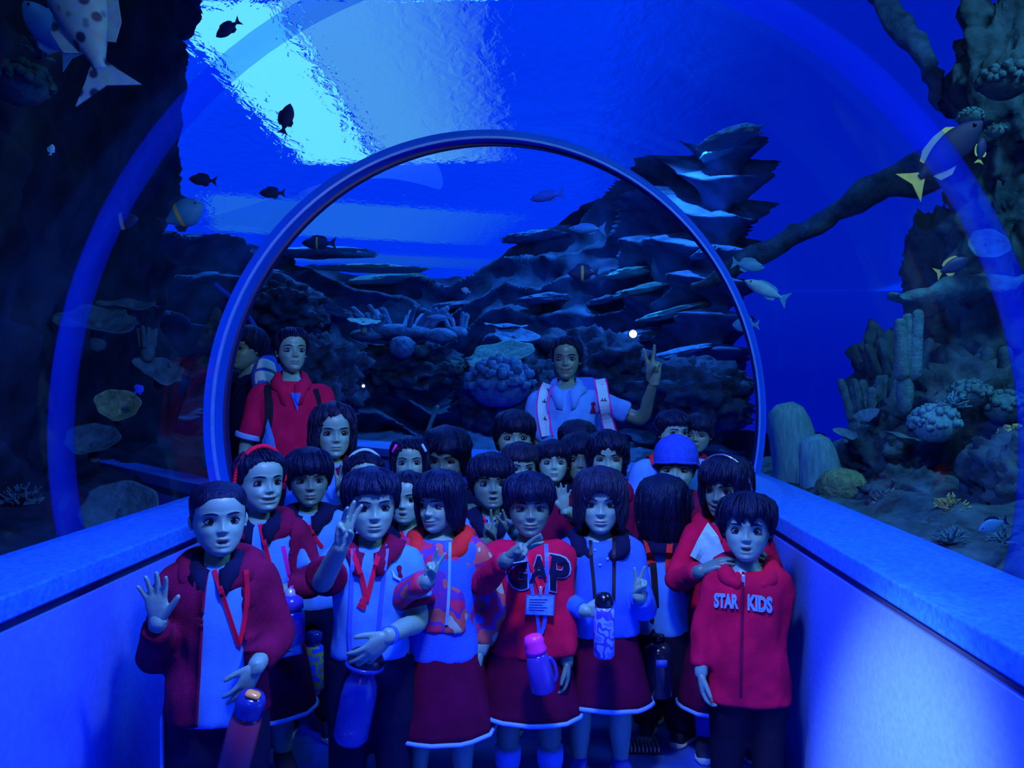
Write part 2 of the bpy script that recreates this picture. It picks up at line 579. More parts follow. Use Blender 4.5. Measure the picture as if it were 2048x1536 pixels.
def panel_mat(name, col, s, fade=None):
    """fade = (axis index, from, to): strength falls off across the panel's face"""
    m = bpy.data.materials.new(name); m.use_nodes = True
    nt = m.node_tree; nt.nodes.clear()
    e = nt.nodes.new('ShaderNodeEmission'); e.inputs[0].default_value = (*col, 1); e.inputs[1].default_value = s
    o = nt.nodes.new('ShaderNodeOutputMaterial')
    if fade:
        tc = nt.nodes.new('ShaderNodeTexCoord'); sp = nt.nodes.new('ShaderNodeSeparateXYZ')
        mr = nt.nodes.new('ShaderNodeMapRange'); mr.inputs[1].default_value = fade[1]; mr.inputs[2].default_value = fade[2]
        mr.inputs[3].default_value = 1; mr.inputs[4].default_value = 0
        tr = nt.nodes.new('ShaderNodeBsdfTransparent')
        mx = nt.nodes.new('ShaderNodeMixShader')
        nt.links.new(tc.outputs['Object'], sp.inputs[0]); nt.links.new(sp.outputs[fade[0]], mr.inputs[0])
        nt.links.new(mr.outputs[0], mx.inputs[0]); nt.links.new(tr.outputs[0], mx.inputs[1]); nt.links.new(e.outputs[0], mx.inputs[2])
        nt.links.new(mx.outputs[0], o.inputs[0])
    else:
        nt.links.new(e.outputs[0], o.inputs[0])
    return m

def glow_panel(name, label, cx, cy, sx, sy, z, m, rz=0.0, framed=False):
    t = thing(name, label, 'light', (cx, cy, z))
    t.rotation_euler = (0, 0, rz)
    link('glow_face', box((0, 0, 0.02), (sx, sy, 0.02)), m, t, smooth=False)
    fr = Geo()
    for q in (-1, 1):
        box((q * (sx / 2 + 0.02), 0, 0.03), (0.04, sy + 0.08, 0.06), fr)
        box((0, q * (sy / 2 + 0.02), 0.03), (sx + 0.08, 0.04, 0.06), fr)
    if framed: link('frame', fr, M_GASKET, t, smooth=False)
    return t
glow_panel('skylight', 'long bright cyan skylight above the rippled water', -2.78, 9.0, 0.95, 4.6, 4.8, panel_mat('sky_cyan', (0.20, 0.84, 1.0), 1.25), 0.03)
glow_panel('glow_panel', 'broad pale blue added glow next to the cyan skylight', -1.35, 9.0, 1.75, 4.7, 4.84, panel_mat('pale_blue', (0.13, 0.46, 1.0), 0.95, (0, -0.5, 0.9)))  # made-up panel, gives the water its glow beside the skylight
glow_panel('glow_panel', 'deep blue added glow far beyond the arch ring', -3.4, 15.5, 5.6, 3.2, 4.9, panel_mat('deep_blue', (0.02, 0.17, 0.9), 0.95, (0, 0.0, 2.9)), 0.35)  # made-up panel for the bright band on the water inside the ring
glow_panel('glow_panel', 'dim violet blue added glow over the right hand reef', 5.6, 14.0, 10.0, 26.0, 5.1, panel_mat('dim_blue', (0.0, 0.014, 0.50), 1.0, (0, -2.8, -5.0)))  # made-up panel that turns the water darker on the right
glow_panel('glow_panel', 'narrow added glow seen farthest off above the back reef', -5.0, 19.5, 9.0, 1.6, 4.95, panel_mat('mid_blue', (0.01, 0.11, 0.8), 0.9, (0, 1.0, 4.5)), 0.35)

# ---------------------------------------------------------------- tank walls, dark and mostly out of sight
M_TANK = mat('tank_wall', (0.004, 0.012, 0.06), 0.9)
for nm, q in (('wall_tank_left', [(-7, -3, -.4), (-7, 13, -.4), (-7, 13, 4.4), (-7, -3, 4.4)]), ('wall_tank_right', [(7.5, -3, -.4), (7.5, 14, -.4), (7.5, 14, 4.4), (7.5, -3, 4.4)]),
              ('wall_behind', [(-7, -3, -.4), (7.5, -3, -.4), (7.5, -3, 4.4), (-7, -3, 4.4)]), ('wall_above', [(-7, -3, 4.4), (7.5, -3, 4.4), (7.5, 0.6, 4.4), (-7, 0.6, 4.4)])):
    structure(link(nm, Geo().add(q, [(0, 1, 2, 3)]), M_TANK, smooth=False, solid=0.05))

# ---------------------------------------------------------------- reef
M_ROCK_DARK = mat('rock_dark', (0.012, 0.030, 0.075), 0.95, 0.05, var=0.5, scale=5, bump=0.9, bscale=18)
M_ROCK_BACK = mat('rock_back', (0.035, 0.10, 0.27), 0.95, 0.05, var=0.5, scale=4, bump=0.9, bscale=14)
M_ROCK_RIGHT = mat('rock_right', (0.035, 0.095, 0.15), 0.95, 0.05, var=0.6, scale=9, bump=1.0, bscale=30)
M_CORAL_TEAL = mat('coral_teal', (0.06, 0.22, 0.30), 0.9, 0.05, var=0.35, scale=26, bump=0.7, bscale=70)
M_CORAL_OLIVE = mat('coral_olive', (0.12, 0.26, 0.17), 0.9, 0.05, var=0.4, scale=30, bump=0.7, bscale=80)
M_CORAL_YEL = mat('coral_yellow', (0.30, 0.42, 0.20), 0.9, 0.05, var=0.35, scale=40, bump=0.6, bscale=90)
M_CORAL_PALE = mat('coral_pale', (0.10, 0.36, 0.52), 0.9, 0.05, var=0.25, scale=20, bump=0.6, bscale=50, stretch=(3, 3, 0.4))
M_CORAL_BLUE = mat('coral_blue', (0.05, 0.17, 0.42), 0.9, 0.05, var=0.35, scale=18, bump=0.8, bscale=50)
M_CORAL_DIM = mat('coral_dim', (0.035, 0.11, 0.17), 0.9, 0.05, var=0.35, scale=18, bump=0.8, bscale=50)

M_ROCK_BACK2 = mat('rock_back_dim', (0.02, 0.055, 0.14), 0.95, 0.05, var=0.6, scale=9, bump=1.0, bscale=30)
def ico(sub):
    bm = bmesh.new(); bmesh.ops.create_icosphere(bm, subdivisions=sub, radius=1.0)
    v = np.array([q.co[:] for q in bm.verts]); f = [tuple(x.index for x in q.verts) for q in bm.faces]
    bm.free(); return v, f
ICO = {k: ico(k) for k in (3, 4, 5)}

def rock(name, label, c, size, seed, m, sub=4, amp=0.35, freq=1.6, ledge=0.0, cat='rock', group=None, rot=0.0, tilt=0.0):
    v, f = ICO[sub]
    d = 1 + amp * fbm(v * freq + seed * 3.7, seed, 6, 0.62)
    p = v * d[:, None]
    if ledge:
        k = p[:, 2] * ledge + 0.5 * fbm(v * 1.3 + seed, seed + 5, 2)
        saw = k - np.floor(k)
        p[:, :2] *= (0.85 + 0.32 * saw ** 2)[:, None]
    p = p * np.asarray(size)
    R = np.array(Matrix.Rotation(rot, 3, 'Z') @ Matrix.Rotation(tilt, 3, 'Y'))
    p = p @ R.T + np.asarray(c)
    o = link(name, Geo().add(p, f), m)
    tag(recenter(o), label, cat, group or 'reef rocks')
    return o

def cliff(name, label, path, ztop, zbot, seed, m, nu=120, nz=80, amp=0.30, ledges=3.2, ledge_amp=0.30, lean=0.0, body=True):
    pp = np.array(spline([(*p, zt) for p, zt in zip(path, ztop)], 12))
    if not body: pp[:, 2] += 0.45 * fbm(np.stack([pp[:, 0] * 1.1, pp[:, 1] * 1.1, pp[:, 2] * 0], 1) + seed, seed, 3)
    L = np.concatenate([[0], np.cumsum(np.linalg.norm(np.diff(pp[:, :2], axis=0), axis=1))])
    us = np.linspace(0, L[-1], nu)
    xy = np.stack([np.interp(us, L, pp[:, k]) for k in range(3)], 1)
    tg = np.gradient(xy[:, :2], axis=0); tg /= np.linalg.norm(tg, axis=1)[:, None]
    nrm = np.stack([tg[:, 1], -tg[:, 0]], 1)      # towards the tunnel when the path runs left to right
    V = []
    for j in range(nz):
        t = j / (nz - 1)
        z = zbot + (xy[:, 2] - zbot) * t
        q = np.stack([xy[:, 0], xy[:, 1], z], 1)
        n1 = fbm(q * 0.8 + seed, seed, 4)
        n2 = fbm(q * np.array([0.6, 0.6, 0.3]) + 9.0 + seed, seed + 3, 3)
        n3 = fbm(q * 4.0 + seed, seed + 8, 4)
        k = z * ledges + n2 * 2.2
        saw = k - np.floor(k)
        sharp = np.where(saw < 0.82, (saw / 0.82) ** 2, (1 - saw) / 0.18)
        off = amp * n1 * 1.6 + ledge_amp * (sharp - 0.4) * (0.5 + 0.8 * np.abs(n2) * 2) + 0.10 * n3 - lean * t
        V.append(np.stack([xy[:, 0] + nrm[:, 0] * off, xy[:, 1] + nrm[:, 1] * off, z + 0.08 * n3], 1))
    # a far side, so the cliff is a body and not a sheet
    top = V[-1].copy(); back = top.copy(); back[:, :2] -= nrm * 1.2
    low = V[0].copy(); low[:, :2] -= nrm * 1.2
    if body: V += [back, low]
    g = Geo().add(np.concatenate(V), grid_faces(nu, len(V)))
    o = link(name, g, m)
    CLIFFS.append(bvh_of(g))
    tag(recenter(o), label, 'rock')
    return o

CLIFFS = []
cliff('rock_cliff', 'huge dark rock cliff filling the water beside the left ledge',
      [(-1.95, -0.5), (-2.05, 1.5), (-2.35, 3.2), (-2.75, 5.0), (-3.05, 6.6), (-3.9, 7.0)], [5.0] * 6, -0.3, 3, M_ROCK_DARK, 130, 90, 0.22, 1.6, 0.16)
cliff('rock_cliff', 'banded blue rock wall across the back of the tank behind the arch ring',
      [(-4.6, 7.4), (-3.6, 9.4), (-2.6, 10.6), (-0.8, 11.0), (0.6, 10.4), (1.4, 9.4), (1.85, 8.7), (2.15, 9.3), (2.2, 11.0)],
      [3.0, 3.05, 3.0, 3.0, 3.5, 3.8, 3.9, 4.0, 4.0], -0.3, 11, M_ROCK_BACK, 210, 150, 0.40, 2.6, 0.50, body=False)

BACK_BVH = CLIFFS[1]
def seabed(name, label, x0, x1, y0, y1, zf, m, seed, nx=70, ny=70):
    xs = np.linspace(x0, x1, nx); ys = np.linspace(y0, y1, ny)
    X, Y = np.meshgrid(xs, ys)
    q = np.stack([X.ravel(), Y.ravel(), np.zeros(X.size)], 1)
    Z = zf(q[:, 0], q[:, 1]) + 0.14 * fbm(q * 2.2 + seed, seed, 5) + 0.06 * fbm(q * 9 + seed, seed + 4, 3)
    q[:, 2] = Z
    g = Geo().add(q, grid_faces(nx, ny))
    o = link(name, g, m); o['kind'] = 'structure'
    return o
seabed('seabed_ground', '', -5.0, 3.6, 7.2, 11.5, lambda x, y: 0.25 + 0.10 * (y - 7.2), M_ROCK_BACK, 5)
seabed('reef_ground', '', 1.2, 6.5, 0.3, 6.5, lambda x, y: 0.62 + 0.22 * (x - 1.2), M_ROCK_RIGHT, 15, 90, 90)
seabed('reef_shelf_ground', '', -4.2, -1.54, 0.0, 6.6, lambda x, y: 0.55 + 0.25 * (-1.5 - x), M_ROCK_DARK, 25)

# right-hand reef, rock by rock
for (px, py, rx, ry, d, lab, sd) in [
    (1815, 905, 105, 95, 4.8, 'low reef rock rising behind the right ledge next to the pale pillar coral', 1),
    (1800, 760, 85, 100, 5.2, 'dark upright reef rock left of the sponge tubes on the right', 2),
    (1960, 830, 150, 120, 4.6, 'broad lumpy reef rock under the yellow knob coral at right', 3),
    (1965, 660, 130, 120, 5.2, 'reef rock carrying the two finger sponges at right', 4),
    (2010, 420, 110, 170, 4.8, 'tall dark reef rock beside the yellowtail fish', 5),
    (2040, 160, 120, 190, 4.6, 'high reef rock in the upper right corner', 6),
    (1870, 520, 60, 90, 5.6, 'narrow reef rock below the yellowtail fish', 7),
    (1950, 1090, 150, 70, 3.4, 'low reef rock with a dark hollow near the right ledge', 8),
    (2060, 980, 110, 110, 3.6, 'reef boulder at the right edge above the hollow', 9),
    (1830, 1000, 90, 55, 4.0, 'small reef boulder behind the right ledge by the brain coral', 10)]:
    s = F_PX / d
    rock('reef_rock', lab, P(px, py, d), (rx / s, 0.8 * rx / s, ry / s), sd + 20, M_ROCK_RIGHT, 5, 0.75, 3.0)

rock('rock_overhang', 'rounded dark overhang at the top of the left cliff', P(335, 5, 6.4), (0.24, 0.3, 0.26), 90, M_ROCK_DARK, 4, 0.25, 1.4)
# leaning timber of rock across the blue gap
def rock_bar(label, pts, rad, m, seed):
    g = tube(pts, rad, 14, 8)
    v = np.asarray(g.v); nn = np.stack([fbm(v * 5 + k * 9, seed + k, 4) for k in range(3)], 1)
    g.v = [tuple(q) for q in (v + nn * 0.11).tolist()]
    o = link('rock_arch', g, m); tag(recenter(o), label, 'rock')
rock_bar('slanting rock beam across the blue gap at right', [P(1400, 575, 6.9), P(1545, 490, 6.4), P(1690, 410, 5.9), P(1870, 330, 5.4)], [0.06, 0.07, 0.09, 0.13], M_ROCK_RIGHT, 41)
rock_bar('slim pale rock rib slanting down in the upper right corner', [P(1755, -20, 5.6), P(1830, 110, 5.3), P(1905, 225, 5.0)], [0.055, 0.05, 0.03], M_CORAL_BLUE, 43)
rock_bar('thin rock shelf crossing level with the small yellowtail at right', [P(1790, 590, 4.4), P(1900, 575, 4.4), P(2060, 565, 4.3)], [0.03, 0.05, 0.04], M_CORAL_TEAL, 44)

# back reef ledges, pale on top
LEDGE_LABELS = ['bright lipped ledge nearest the ring under the silver fish', 'longest bright ledge left of the pale slanting fish', 'short bright ledge touching the ring from inside', 'small ledge tip left of the longest bright ledge',
 'long dim ledge above the warm reflection dot', 'ledge directly beneath the warm reflection dot', 'ledge behind the spread fingers of the raised hand', 'ledge left of the slim silver fish', 'narrow ledge above the smiling adult',
 'narrow ledge over the mushroom coral', 'wavy ledge in the dark left of the back reef', 'thinnest bright ledge below the dark fish with yellow bar', 'top rim ledge of the back reef under the bright water',
 'short streaked ledge outside the ring at upper right', 'longer streaked ledge at the crest outside the ring', 'sloping ledge running down to the pale plate coral', 'thick ledge right beside the head of the smiling adult']
for k, (x0, y0, x1, y1, th, d) in enumerate([
    (1210, 546, 1330, 533, 9, 8.3), (1235, 583, 1385, 556, 10, 8.0), (1385, 506, 1435, 500, 8, 7.8), (1175, 602, 1245, 590, 8, 8.2),
    (1280, 634, 1450, 596, 10, 7.8), (1225, 672, 1385, 648, 13, 7.4), (1290, 715, 1430, 684, 11, 7.2), (1005, 474, 1130, 462, 9, 9.6),
    (1040, 594, 1140, 588, 10, 8.8), (860, 612, 950, 602, 9, 9.0), (690, 560, 850, 545, 10, 9.8), (640, 533, 850, 536, 5, 9.9),
    (540, 500, 760, 500, 9, 9.9), (1405, 306, 1475, 292, 8, 7.4), (1400, 283, 1520, 258, 9, 7.2), (600, 590, 700, 625, 12, 8.6), (1100, 690, 1180, 660, 16, 8.2)]):
    mp_ = P((x0 + x1) / 2, (y0 + y1) / 2, 1.0) - CAM
    hit = BACK_BVH.ray_cast(CAM, mp_.normalized())
    if hit[0] is not None: d = (hit[0] - CAM).dot(C_F) - 0.02
    a, b = P(x0, y0, d), P(x1, y1, d)
    L = (b - a).length / 2; s = F_PX / d
    rot = math.atan2((b - a).y, (b - a).x); tilt = -math.atan2((b - a).z, math.hypot((b - a).x, (b - a).y))
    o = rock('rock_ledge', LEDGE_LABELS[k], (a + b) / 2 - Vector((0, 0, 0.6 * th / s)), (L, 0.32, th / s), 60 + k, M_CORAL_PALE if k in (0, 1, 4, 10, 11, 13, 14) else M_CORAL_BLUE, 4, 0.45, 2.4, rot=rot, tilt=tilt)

# ---------------------------------------------------------------- corals
def coral(name, label, g, m, parent_cat='coral', group=None):
    o = link(name, g, m); tag(recenter(o), label, parent_cat, group or 'corals on the reef'); return o

def brain(c, r, seed, flat=0.8):
    v, f = ICO[5]
    n = fbm(v * 4.2 + seed, seed, 2)
    rid = np.abs(np.sin(n * 14))
    p = v * (1 + 0.07 * rid + 0.12 * fbm(v * 1.5, seed + 2, 2))[:, None] * np.array([r, r, r * flat])
    return Geo().add(p + np.asarray(c), f)

def knobs(c, r, seed, count=60, kr=0.16, flat=0.75):
    rng = random.Random(seed); g = Geo()
    ellipsoid(c, (r * .9, r * .9, r * flat * .9), 14, 9, g=g)
    for k in range(count):
        t = rng.uniform(0, 2 * math.pi); u = rng.uniform(-0.1, 1)
        q = np.array([math.cos(t) * math.sqrt(1 - u * u), math.sin(t) * math.sqrt(1 - u * u), u])
        rr = r * kr * rng.uniform(.7, 1.3)
        ellipsoid(np.asarray(c) + q * r * np.array([1, 1, flat]) * 0.95, (rr, rr, rr), 7, 5, g=g)
    return g

def fingers(c, r, h, seed, count=9, fr=0.12):
    rng = random.Random(seed); g = Geo()
    for k in range(count):
        t = rng.uniform(0, 2 * math.pi); q = r * math.sqrt(rng.uniform(0, 1))
        b = np.asarray(c) + np.array([math.cos(t) * q, math.sin(t) * q, -0.05 * h])
        hh = h * rng.uniform(0.6, 1.0); lean = np.array([math.cos(t), math.sin(t), 0]) * q * 0.5
        f = fr * h * rng.uniform(.8, 1.2)
        tube([b, b + lean * .4 + np.array([0, 0, hh * .5]), b + lean + np.array([0, 0, hh])], [f * 1.15, f, f * .85], 8, 3, g=g)
    ellipsoid(np.asarray(c) - np.array([0, 0, h * .35]), (r * 1.05, r * 1.05, h * .45), 14, 8, g=g)
    return g

def plate(c, r, seed, depth=0.25, tilt=(0, 0), wav=0.08, th=0.05, elong=0.75):
    """wavy dish on a short stalk"""
    na, nr = 48, 12
    a = np.linspace(0, 2 * math.pi, na, endpoint=False)
    rim = 1 + wav * np.sin(3 * a + seed) + wav * 0.7 * np.sin(7 * a + 2 * seed)
    R = np.array(Matrix.Rotation(tilt[0], 3, 'X') @ Matrix.Rotation(tilt[1], 3, 'Y'))
    rings = []
    def ring(t, dz):
        q = t * rim
        return np.stack([np.cos(a) * q * r, np.sin(a) * q * r * elong, depth * r * (t ** 1.7) + dz + wav * r * 0.5 * t * np.sin(5 * a + seed)], 1) @ R.T + np.asarray(c)
    for t in np.linspace(0.04, 1, nr): rings.append(ring(t, 0))
    for t in np.linspace(1, 0.10, nr): rings.append(ring(t * 0.985, -th * r * (1.4 - t * 0.7)))
    g = loft(rings)
    e = R @ np.array([0, 0, -1.0])
    tube([np.asarray(c) + e * r * .05, np.asarray(c) + np.array([0, 0, -0.5 * r])], [r * .16, r * .22], 10, 2, g=g)
    return g

def bush(c, r, seed, n=26):
    rng = random.Random(seed); g = Geo()
    for k in range(n):
        t = rng.uniform(0, 2 * math.pi); u = rng.uniform(0.05, 1)
        q = np.array([math.cos(t) * math.sqrt(1 - u * u), math.sin(t) * math.sqrt(1 - u * u), u])
        e = np.asarray(c) + q * r * rng.uniform(.8, 1.05)
        tube([np.asarray(c), np.asarray(c) + q * r * .55, e], [r * .09, r * .07, r * .05], 6, 2, g=g)
        for j in range(3):
            w = q + np.array([rng.uniform(-.6, .6) for _ in range(3)]); w /= np.linalg.norm(w)
            b = np.asarray(c) + q * r * rng.uniform(.5, .85)
            tube([b, b + w * r * .28], [r * .055, r * .04], 6, 1, g=g)
    return g

def at(px, py, d): return np.array(P(px, py, d))
S = lambda px, d: px * d / F_PX

def pillar(c, w, h, lean, seed):
    g = tube([np.asarray(c) + np.array([0, 0, -0.05]), np.asarray(c) + np.array([lean * .3, 0, h * .4]), np.asarray(c) + np.array([lean, 0, h])], [w * .62, w * .55, w * .45], 18, 8, flat=((0, 1, 0), 0.7))
    v = np.asarray(g.v); ang = np.arctan2(v[:, 1] - c[1], v[:, 0] - c[0])
    k = 1 + 0.05 * np.sin(ang * 14) + 0.1 * fbm(v * 6, seed, 3)
    v[:, :2] = np.asarray(c)[:2] + (v[:, :2] - np.asarray(c)[:2]) * k[:, None]
    g.v = [tuple(q) for q in v.tolist()]; return g
coral('pillar_coral', 'tall pale blunt pillar coral just past the ring at right', pillar(at(1605, 1010, 4.9), S(95, 4.9), S(165, 4.9), -S(28, 4.9), 1), M_CORAL_PALE)
coral('pillar_coral', 'shorter pale pillar coral leaning beside the tall one', pillar(at(1655, 1030, 4.6), S(85, 4.6), S(125, 4.6), -S(22, 4.6), 2), M_CORAL_PALE)
coral('brain_coral', 'round olive brain coral behind the right ledge', brain(at(1683, 975, 4.2), S(46, 4.2), 3), M_CORAL_OLIVE)
coral('knob_coral', 'small teal knob coral next to the olive brain coral', knobs(at(1732, 993, 4.1), S(24, 4.1), 4, 40), M_CORAL_TEAL)
coral('bush_coral', 'low teal bush coral behind the right ledge', bush(at(1775, 1015, 3.9), S(40, 3.9), 5), M_CORAL_TEAL)
coral('bush_coral', 'yellow branching coral lit on the reef near the hollow', bush(at(1903, 1025, 3.4), S(36, 3.4), 6, 34), M_CORAL_YEL)
coral('knob_coral', 'yellow speckled knob coral at the right edge of the reef', knobs(at(2030, 875, 3.9), S(34, 3.9), 7, 70, 0.13), M_CORAL_YEL)
coral('knob_coral', 'bright pale knob coral in the middle of the right reef', knobs(at(1870, 850, 4.1), S(48, 4.1), 8, 90, 0.15, 0.85), M_CORAL_PALE)
coral('bush_coral', 'pale branching coral above the bright knob coral', bush(at(1905, 815, 4.1), S(32, 4.1), 9), M_CORAL_PALE)
coral('finger_coral', 'dark spiky finger coral at the top of the right reef slope', fingers(at(1745, 830, 4.9), S(45, 4.9), S(80, 4.9), 10, 12), M_CORAL_TEAL)
coral('finger_coral', 'finger coral on the crest of the right reef', fingers(at(1790, 745, 5.0), S(45, 5.0), S(70, 5.0), 11, 10), M_CORAL_DIM)
coral('tube_sponge', 'left of two tall finger sponges at the right edge', tube([at(1975, 790, 4.5), at(1974, 740, 4.5), at(1976, 705, 4.5)], [S(15, 4.5), S(14, 4.5), S(13, 4.5)], 12, 6), M_CORAL_DIM)
coral('tube_sponge', 'right of two tall finger sponges at the right edge', tube([at(2012, 790, 4.4), at(2014, 740, 4.4), at(2010, 705, 4.4)], [S(16, 4.4), S(15, 4.4), S(14, 4.4)], 12, 6), M_CORAL_DIM)
coral('plate_coral', 'thin pale plate coral jutting from the right reef slope', plate(at(1692, 868, 4.6), S(26, 4.6), 12, 0.1, (0.5, 0.2)), M_CORAL_PALE)
coral('plate_coral', 'curved pale plate coral below the spiky finger coral', plate(at(1735, 838, 4.6), S(24, 4.6), 13, 0.5, (0.6, -0.4)), M_CORAL_PALE)
coral('plate_coral', 'narrow teal plate coral over the dark cave at right', plate(at(1800, 873, 4.4), S(38, 4.4), 14, 0.1, (0.15, 0.25)), M_CORAL_TEAL)
coral('fan_coral', 'rounded fan coral on the rock below the yellowtail fish', plate(at(1975, 490, 4.2), S(42, 4.2), 15, 0.15, (1.3, 0.0), 0.04), M_CORAL_BLUE)
coral('knob_coral', 'teal knob coral beside the tube sponges', knobs(at(1940, 790, 4.2), S(40, 4.2), 16, 60), M_CORAL_TEAL)
coral('knob_coral', 'teal knob coral right of the dark cave', knobs(at(2010, 815, 4.2), S(46, 4.2), 17, 60), M_CORAL_TEAL)
coral('bush_coral', 'teal bush coral nearest the right ledge under the hollow', bush(at(1900, 1085, 2.9), S(34, 2.9), 18), M_CORAL_TEAL)
coral('bush_coral', 'teal bush coral at the right end above the ledge', bush(at(2010, 1085, 2.7), S(32, 2.7), 19), M_CORAL_TEAL)
coral('knob_coral', 'small pale knob coral perched high on the right rock', knobs(at(1990, 262, 4.0), S(20, 4.0), 20, 30), M_CORAL_TEAL)
coral('knob_coral', 'lumpy teal coral crust high in the upper right corner', knobs(at(2010, 165, 3.9), S(50, 3.9), 21, 70), M_CORAL_DIM)
coral('knob_coral', 'lumpy dim coral crust beside the yellowtail tail', knobs(at(1940, 235, 4.2), S(24, 4.2), 22, 40), M_CORAL_TEAL)
coral('finger_coral', 'bent coral stalk hanging left of the small yellowtail', fingers(at(1810, 740, 4.3), S(16, 4.3), S(120, 4.3), 23, 4, 0.14), M_CORAL_TEAL)

# left reef
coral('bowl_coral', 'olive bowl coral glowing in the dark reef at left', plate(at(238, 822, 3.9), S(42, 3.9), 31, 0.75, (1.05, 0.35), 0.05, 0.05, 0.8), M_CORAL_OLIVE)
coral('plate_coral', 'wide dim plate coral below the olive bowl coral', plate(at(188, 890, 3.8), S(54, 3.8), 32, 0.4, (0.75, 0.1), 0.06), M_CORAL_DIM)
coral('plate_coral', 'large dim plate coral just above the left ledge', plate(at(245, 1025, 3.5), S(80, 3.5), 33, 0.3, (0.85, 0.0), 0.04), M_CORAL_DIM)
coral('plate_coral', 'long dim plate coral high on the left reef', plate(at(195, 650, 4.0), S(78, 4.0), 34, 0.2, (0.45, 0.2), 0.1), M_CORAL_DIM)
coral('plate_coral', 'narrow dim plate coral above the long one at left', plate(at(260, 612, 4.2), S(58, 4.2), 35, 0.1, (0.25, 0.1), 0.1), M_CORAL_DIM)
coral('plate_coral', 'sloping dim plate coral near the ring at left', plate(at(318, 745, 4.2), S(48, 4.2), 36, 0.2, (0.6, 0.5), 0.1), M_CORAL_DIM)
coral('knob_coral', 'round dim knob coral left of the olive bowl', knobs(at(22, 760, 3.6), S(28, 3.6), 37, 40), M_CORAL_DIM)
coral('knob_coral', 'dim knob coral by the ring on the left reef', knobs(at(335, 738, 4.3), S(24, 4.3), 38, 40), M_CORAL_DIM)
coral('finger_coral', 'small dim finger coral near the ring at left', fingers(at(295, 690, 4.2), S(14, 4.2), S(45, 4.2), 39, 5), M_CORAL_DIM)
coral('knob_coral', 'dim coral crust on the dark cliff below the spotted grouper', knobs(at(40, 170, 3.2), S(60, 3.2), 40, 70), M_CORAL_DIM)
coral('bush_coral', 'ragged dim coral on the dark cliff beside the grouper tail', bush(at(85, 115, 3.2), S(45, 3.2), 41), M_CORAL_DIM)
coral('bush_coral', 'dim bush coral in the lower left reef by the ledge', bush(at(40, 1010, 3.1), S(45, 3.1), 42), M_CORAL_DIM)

# back reef, inside the ring
coral('finger_coral', 'row of blue finger coral tips on the back reef', fingers(at(800, 652, 8.2), S(70, 8.2), S(38, 8.2), 51, 16, 0.16), M_CORAL_BLUE)
coral('finger_coral', 'cluster of blue finger coral left of the mushroom coral', fingers(at(735, 660, 8.0), S(34, 8.0), S(30, 8.0), 52, 9, 0.18), M_CORAL_BLUE)
coral('brain_coral', 'round blue brain coral in the back reef centre', brain(at(805, 695, 7.8), S(26, 7.8), 53), M_CORAL_BLUE)
coral('brain_coral', 'small blue brain coral right of the round one', brain(at(843, 702, 7.8), S(16, 7.8), 54), M_CORAL_DIM)
coral('mushroom_coral', 'domed blue mushroom coral on the back reef', brain(at(882, 672, 7.8), S(30, 7.8), 55, 0.5), M_CORAL_BLUE)
coral('plate_coral', 'flat pale plate coral at the left of the back reef', plate(at(728, 645, 7.7), S(32, 7.7), 56, 0.1, (0.3, 0.1)), M_CORAL_PALE)
coral('plate_coral', 'flat blue plate coral behind the man in white', plate(at(1010, 654, 7.8), S(42, 7.8), 57, 0.1, (0.15, 0.05)), M_CORAL_BLUE)
coral('plate_coral', 'broad blue plate coral left of the smiling adult', plate(at(1030, 675, 7.6), S(46, 7.6), 58, 0.15, (0.5, 0.1)), M_CORAL_BLUE)
coral('plate_coral', 'teal plate coral stacked beside the smiling adult', plate(at(1000, 712, 7.2), S(70, 7.2), 59, 0.1, (0.5, -0.2)), M_CORAL_TEAL)
coral('knob_coral', 'big dim knob coral mound left of the smiling adult', knobs(at(1000, 770, 6.9), S(70, 6.9), 60, 90, 0.14), M_CORAL_BLUE)
coral('knob_coral', 'small dim knob coral above the big mound', knobs(at(912, 735, 7.2), S(24, 7.2), 61, 30), M_CORAL_DIM)
coral('finger_coral', 'pale blue sponge fingers by the back reef mound', fingers(at(915, 655, 8.1), S(20, 8.1), S(30, 8.1), 62, 6, 0.16), M_CORAL_BLUE)
coral('stalk_coral', 'thin leaning stalk coral above the far parapet', tube([at(850, 880, 6.9), at(862, 845, 6.9), at(874, 815, 6.9)], [S(5, 6.9), S(4, 6.9), S(5, 6.9)], 8, 4), M_CORAL_TEAL)
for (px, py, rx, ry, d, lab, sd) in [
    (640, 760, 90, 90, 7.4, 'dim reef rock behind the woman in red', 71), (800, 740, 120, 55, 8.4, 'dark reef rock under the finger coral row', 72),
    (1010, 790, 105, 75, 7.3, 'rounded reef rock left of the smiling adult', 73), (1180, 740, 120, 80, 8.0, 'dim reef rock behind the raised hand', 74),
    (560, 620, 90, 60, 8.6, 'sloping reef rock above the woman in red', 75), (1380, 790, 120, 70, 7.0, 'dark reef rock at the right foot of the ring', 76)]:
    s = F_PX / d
    rock('reef_rock', lab, P(px, py, d), (rx / s, 0.8 * rx / s, ry / s), sd, M_ROCK_BACK2, 5, 0.6, 3.4)

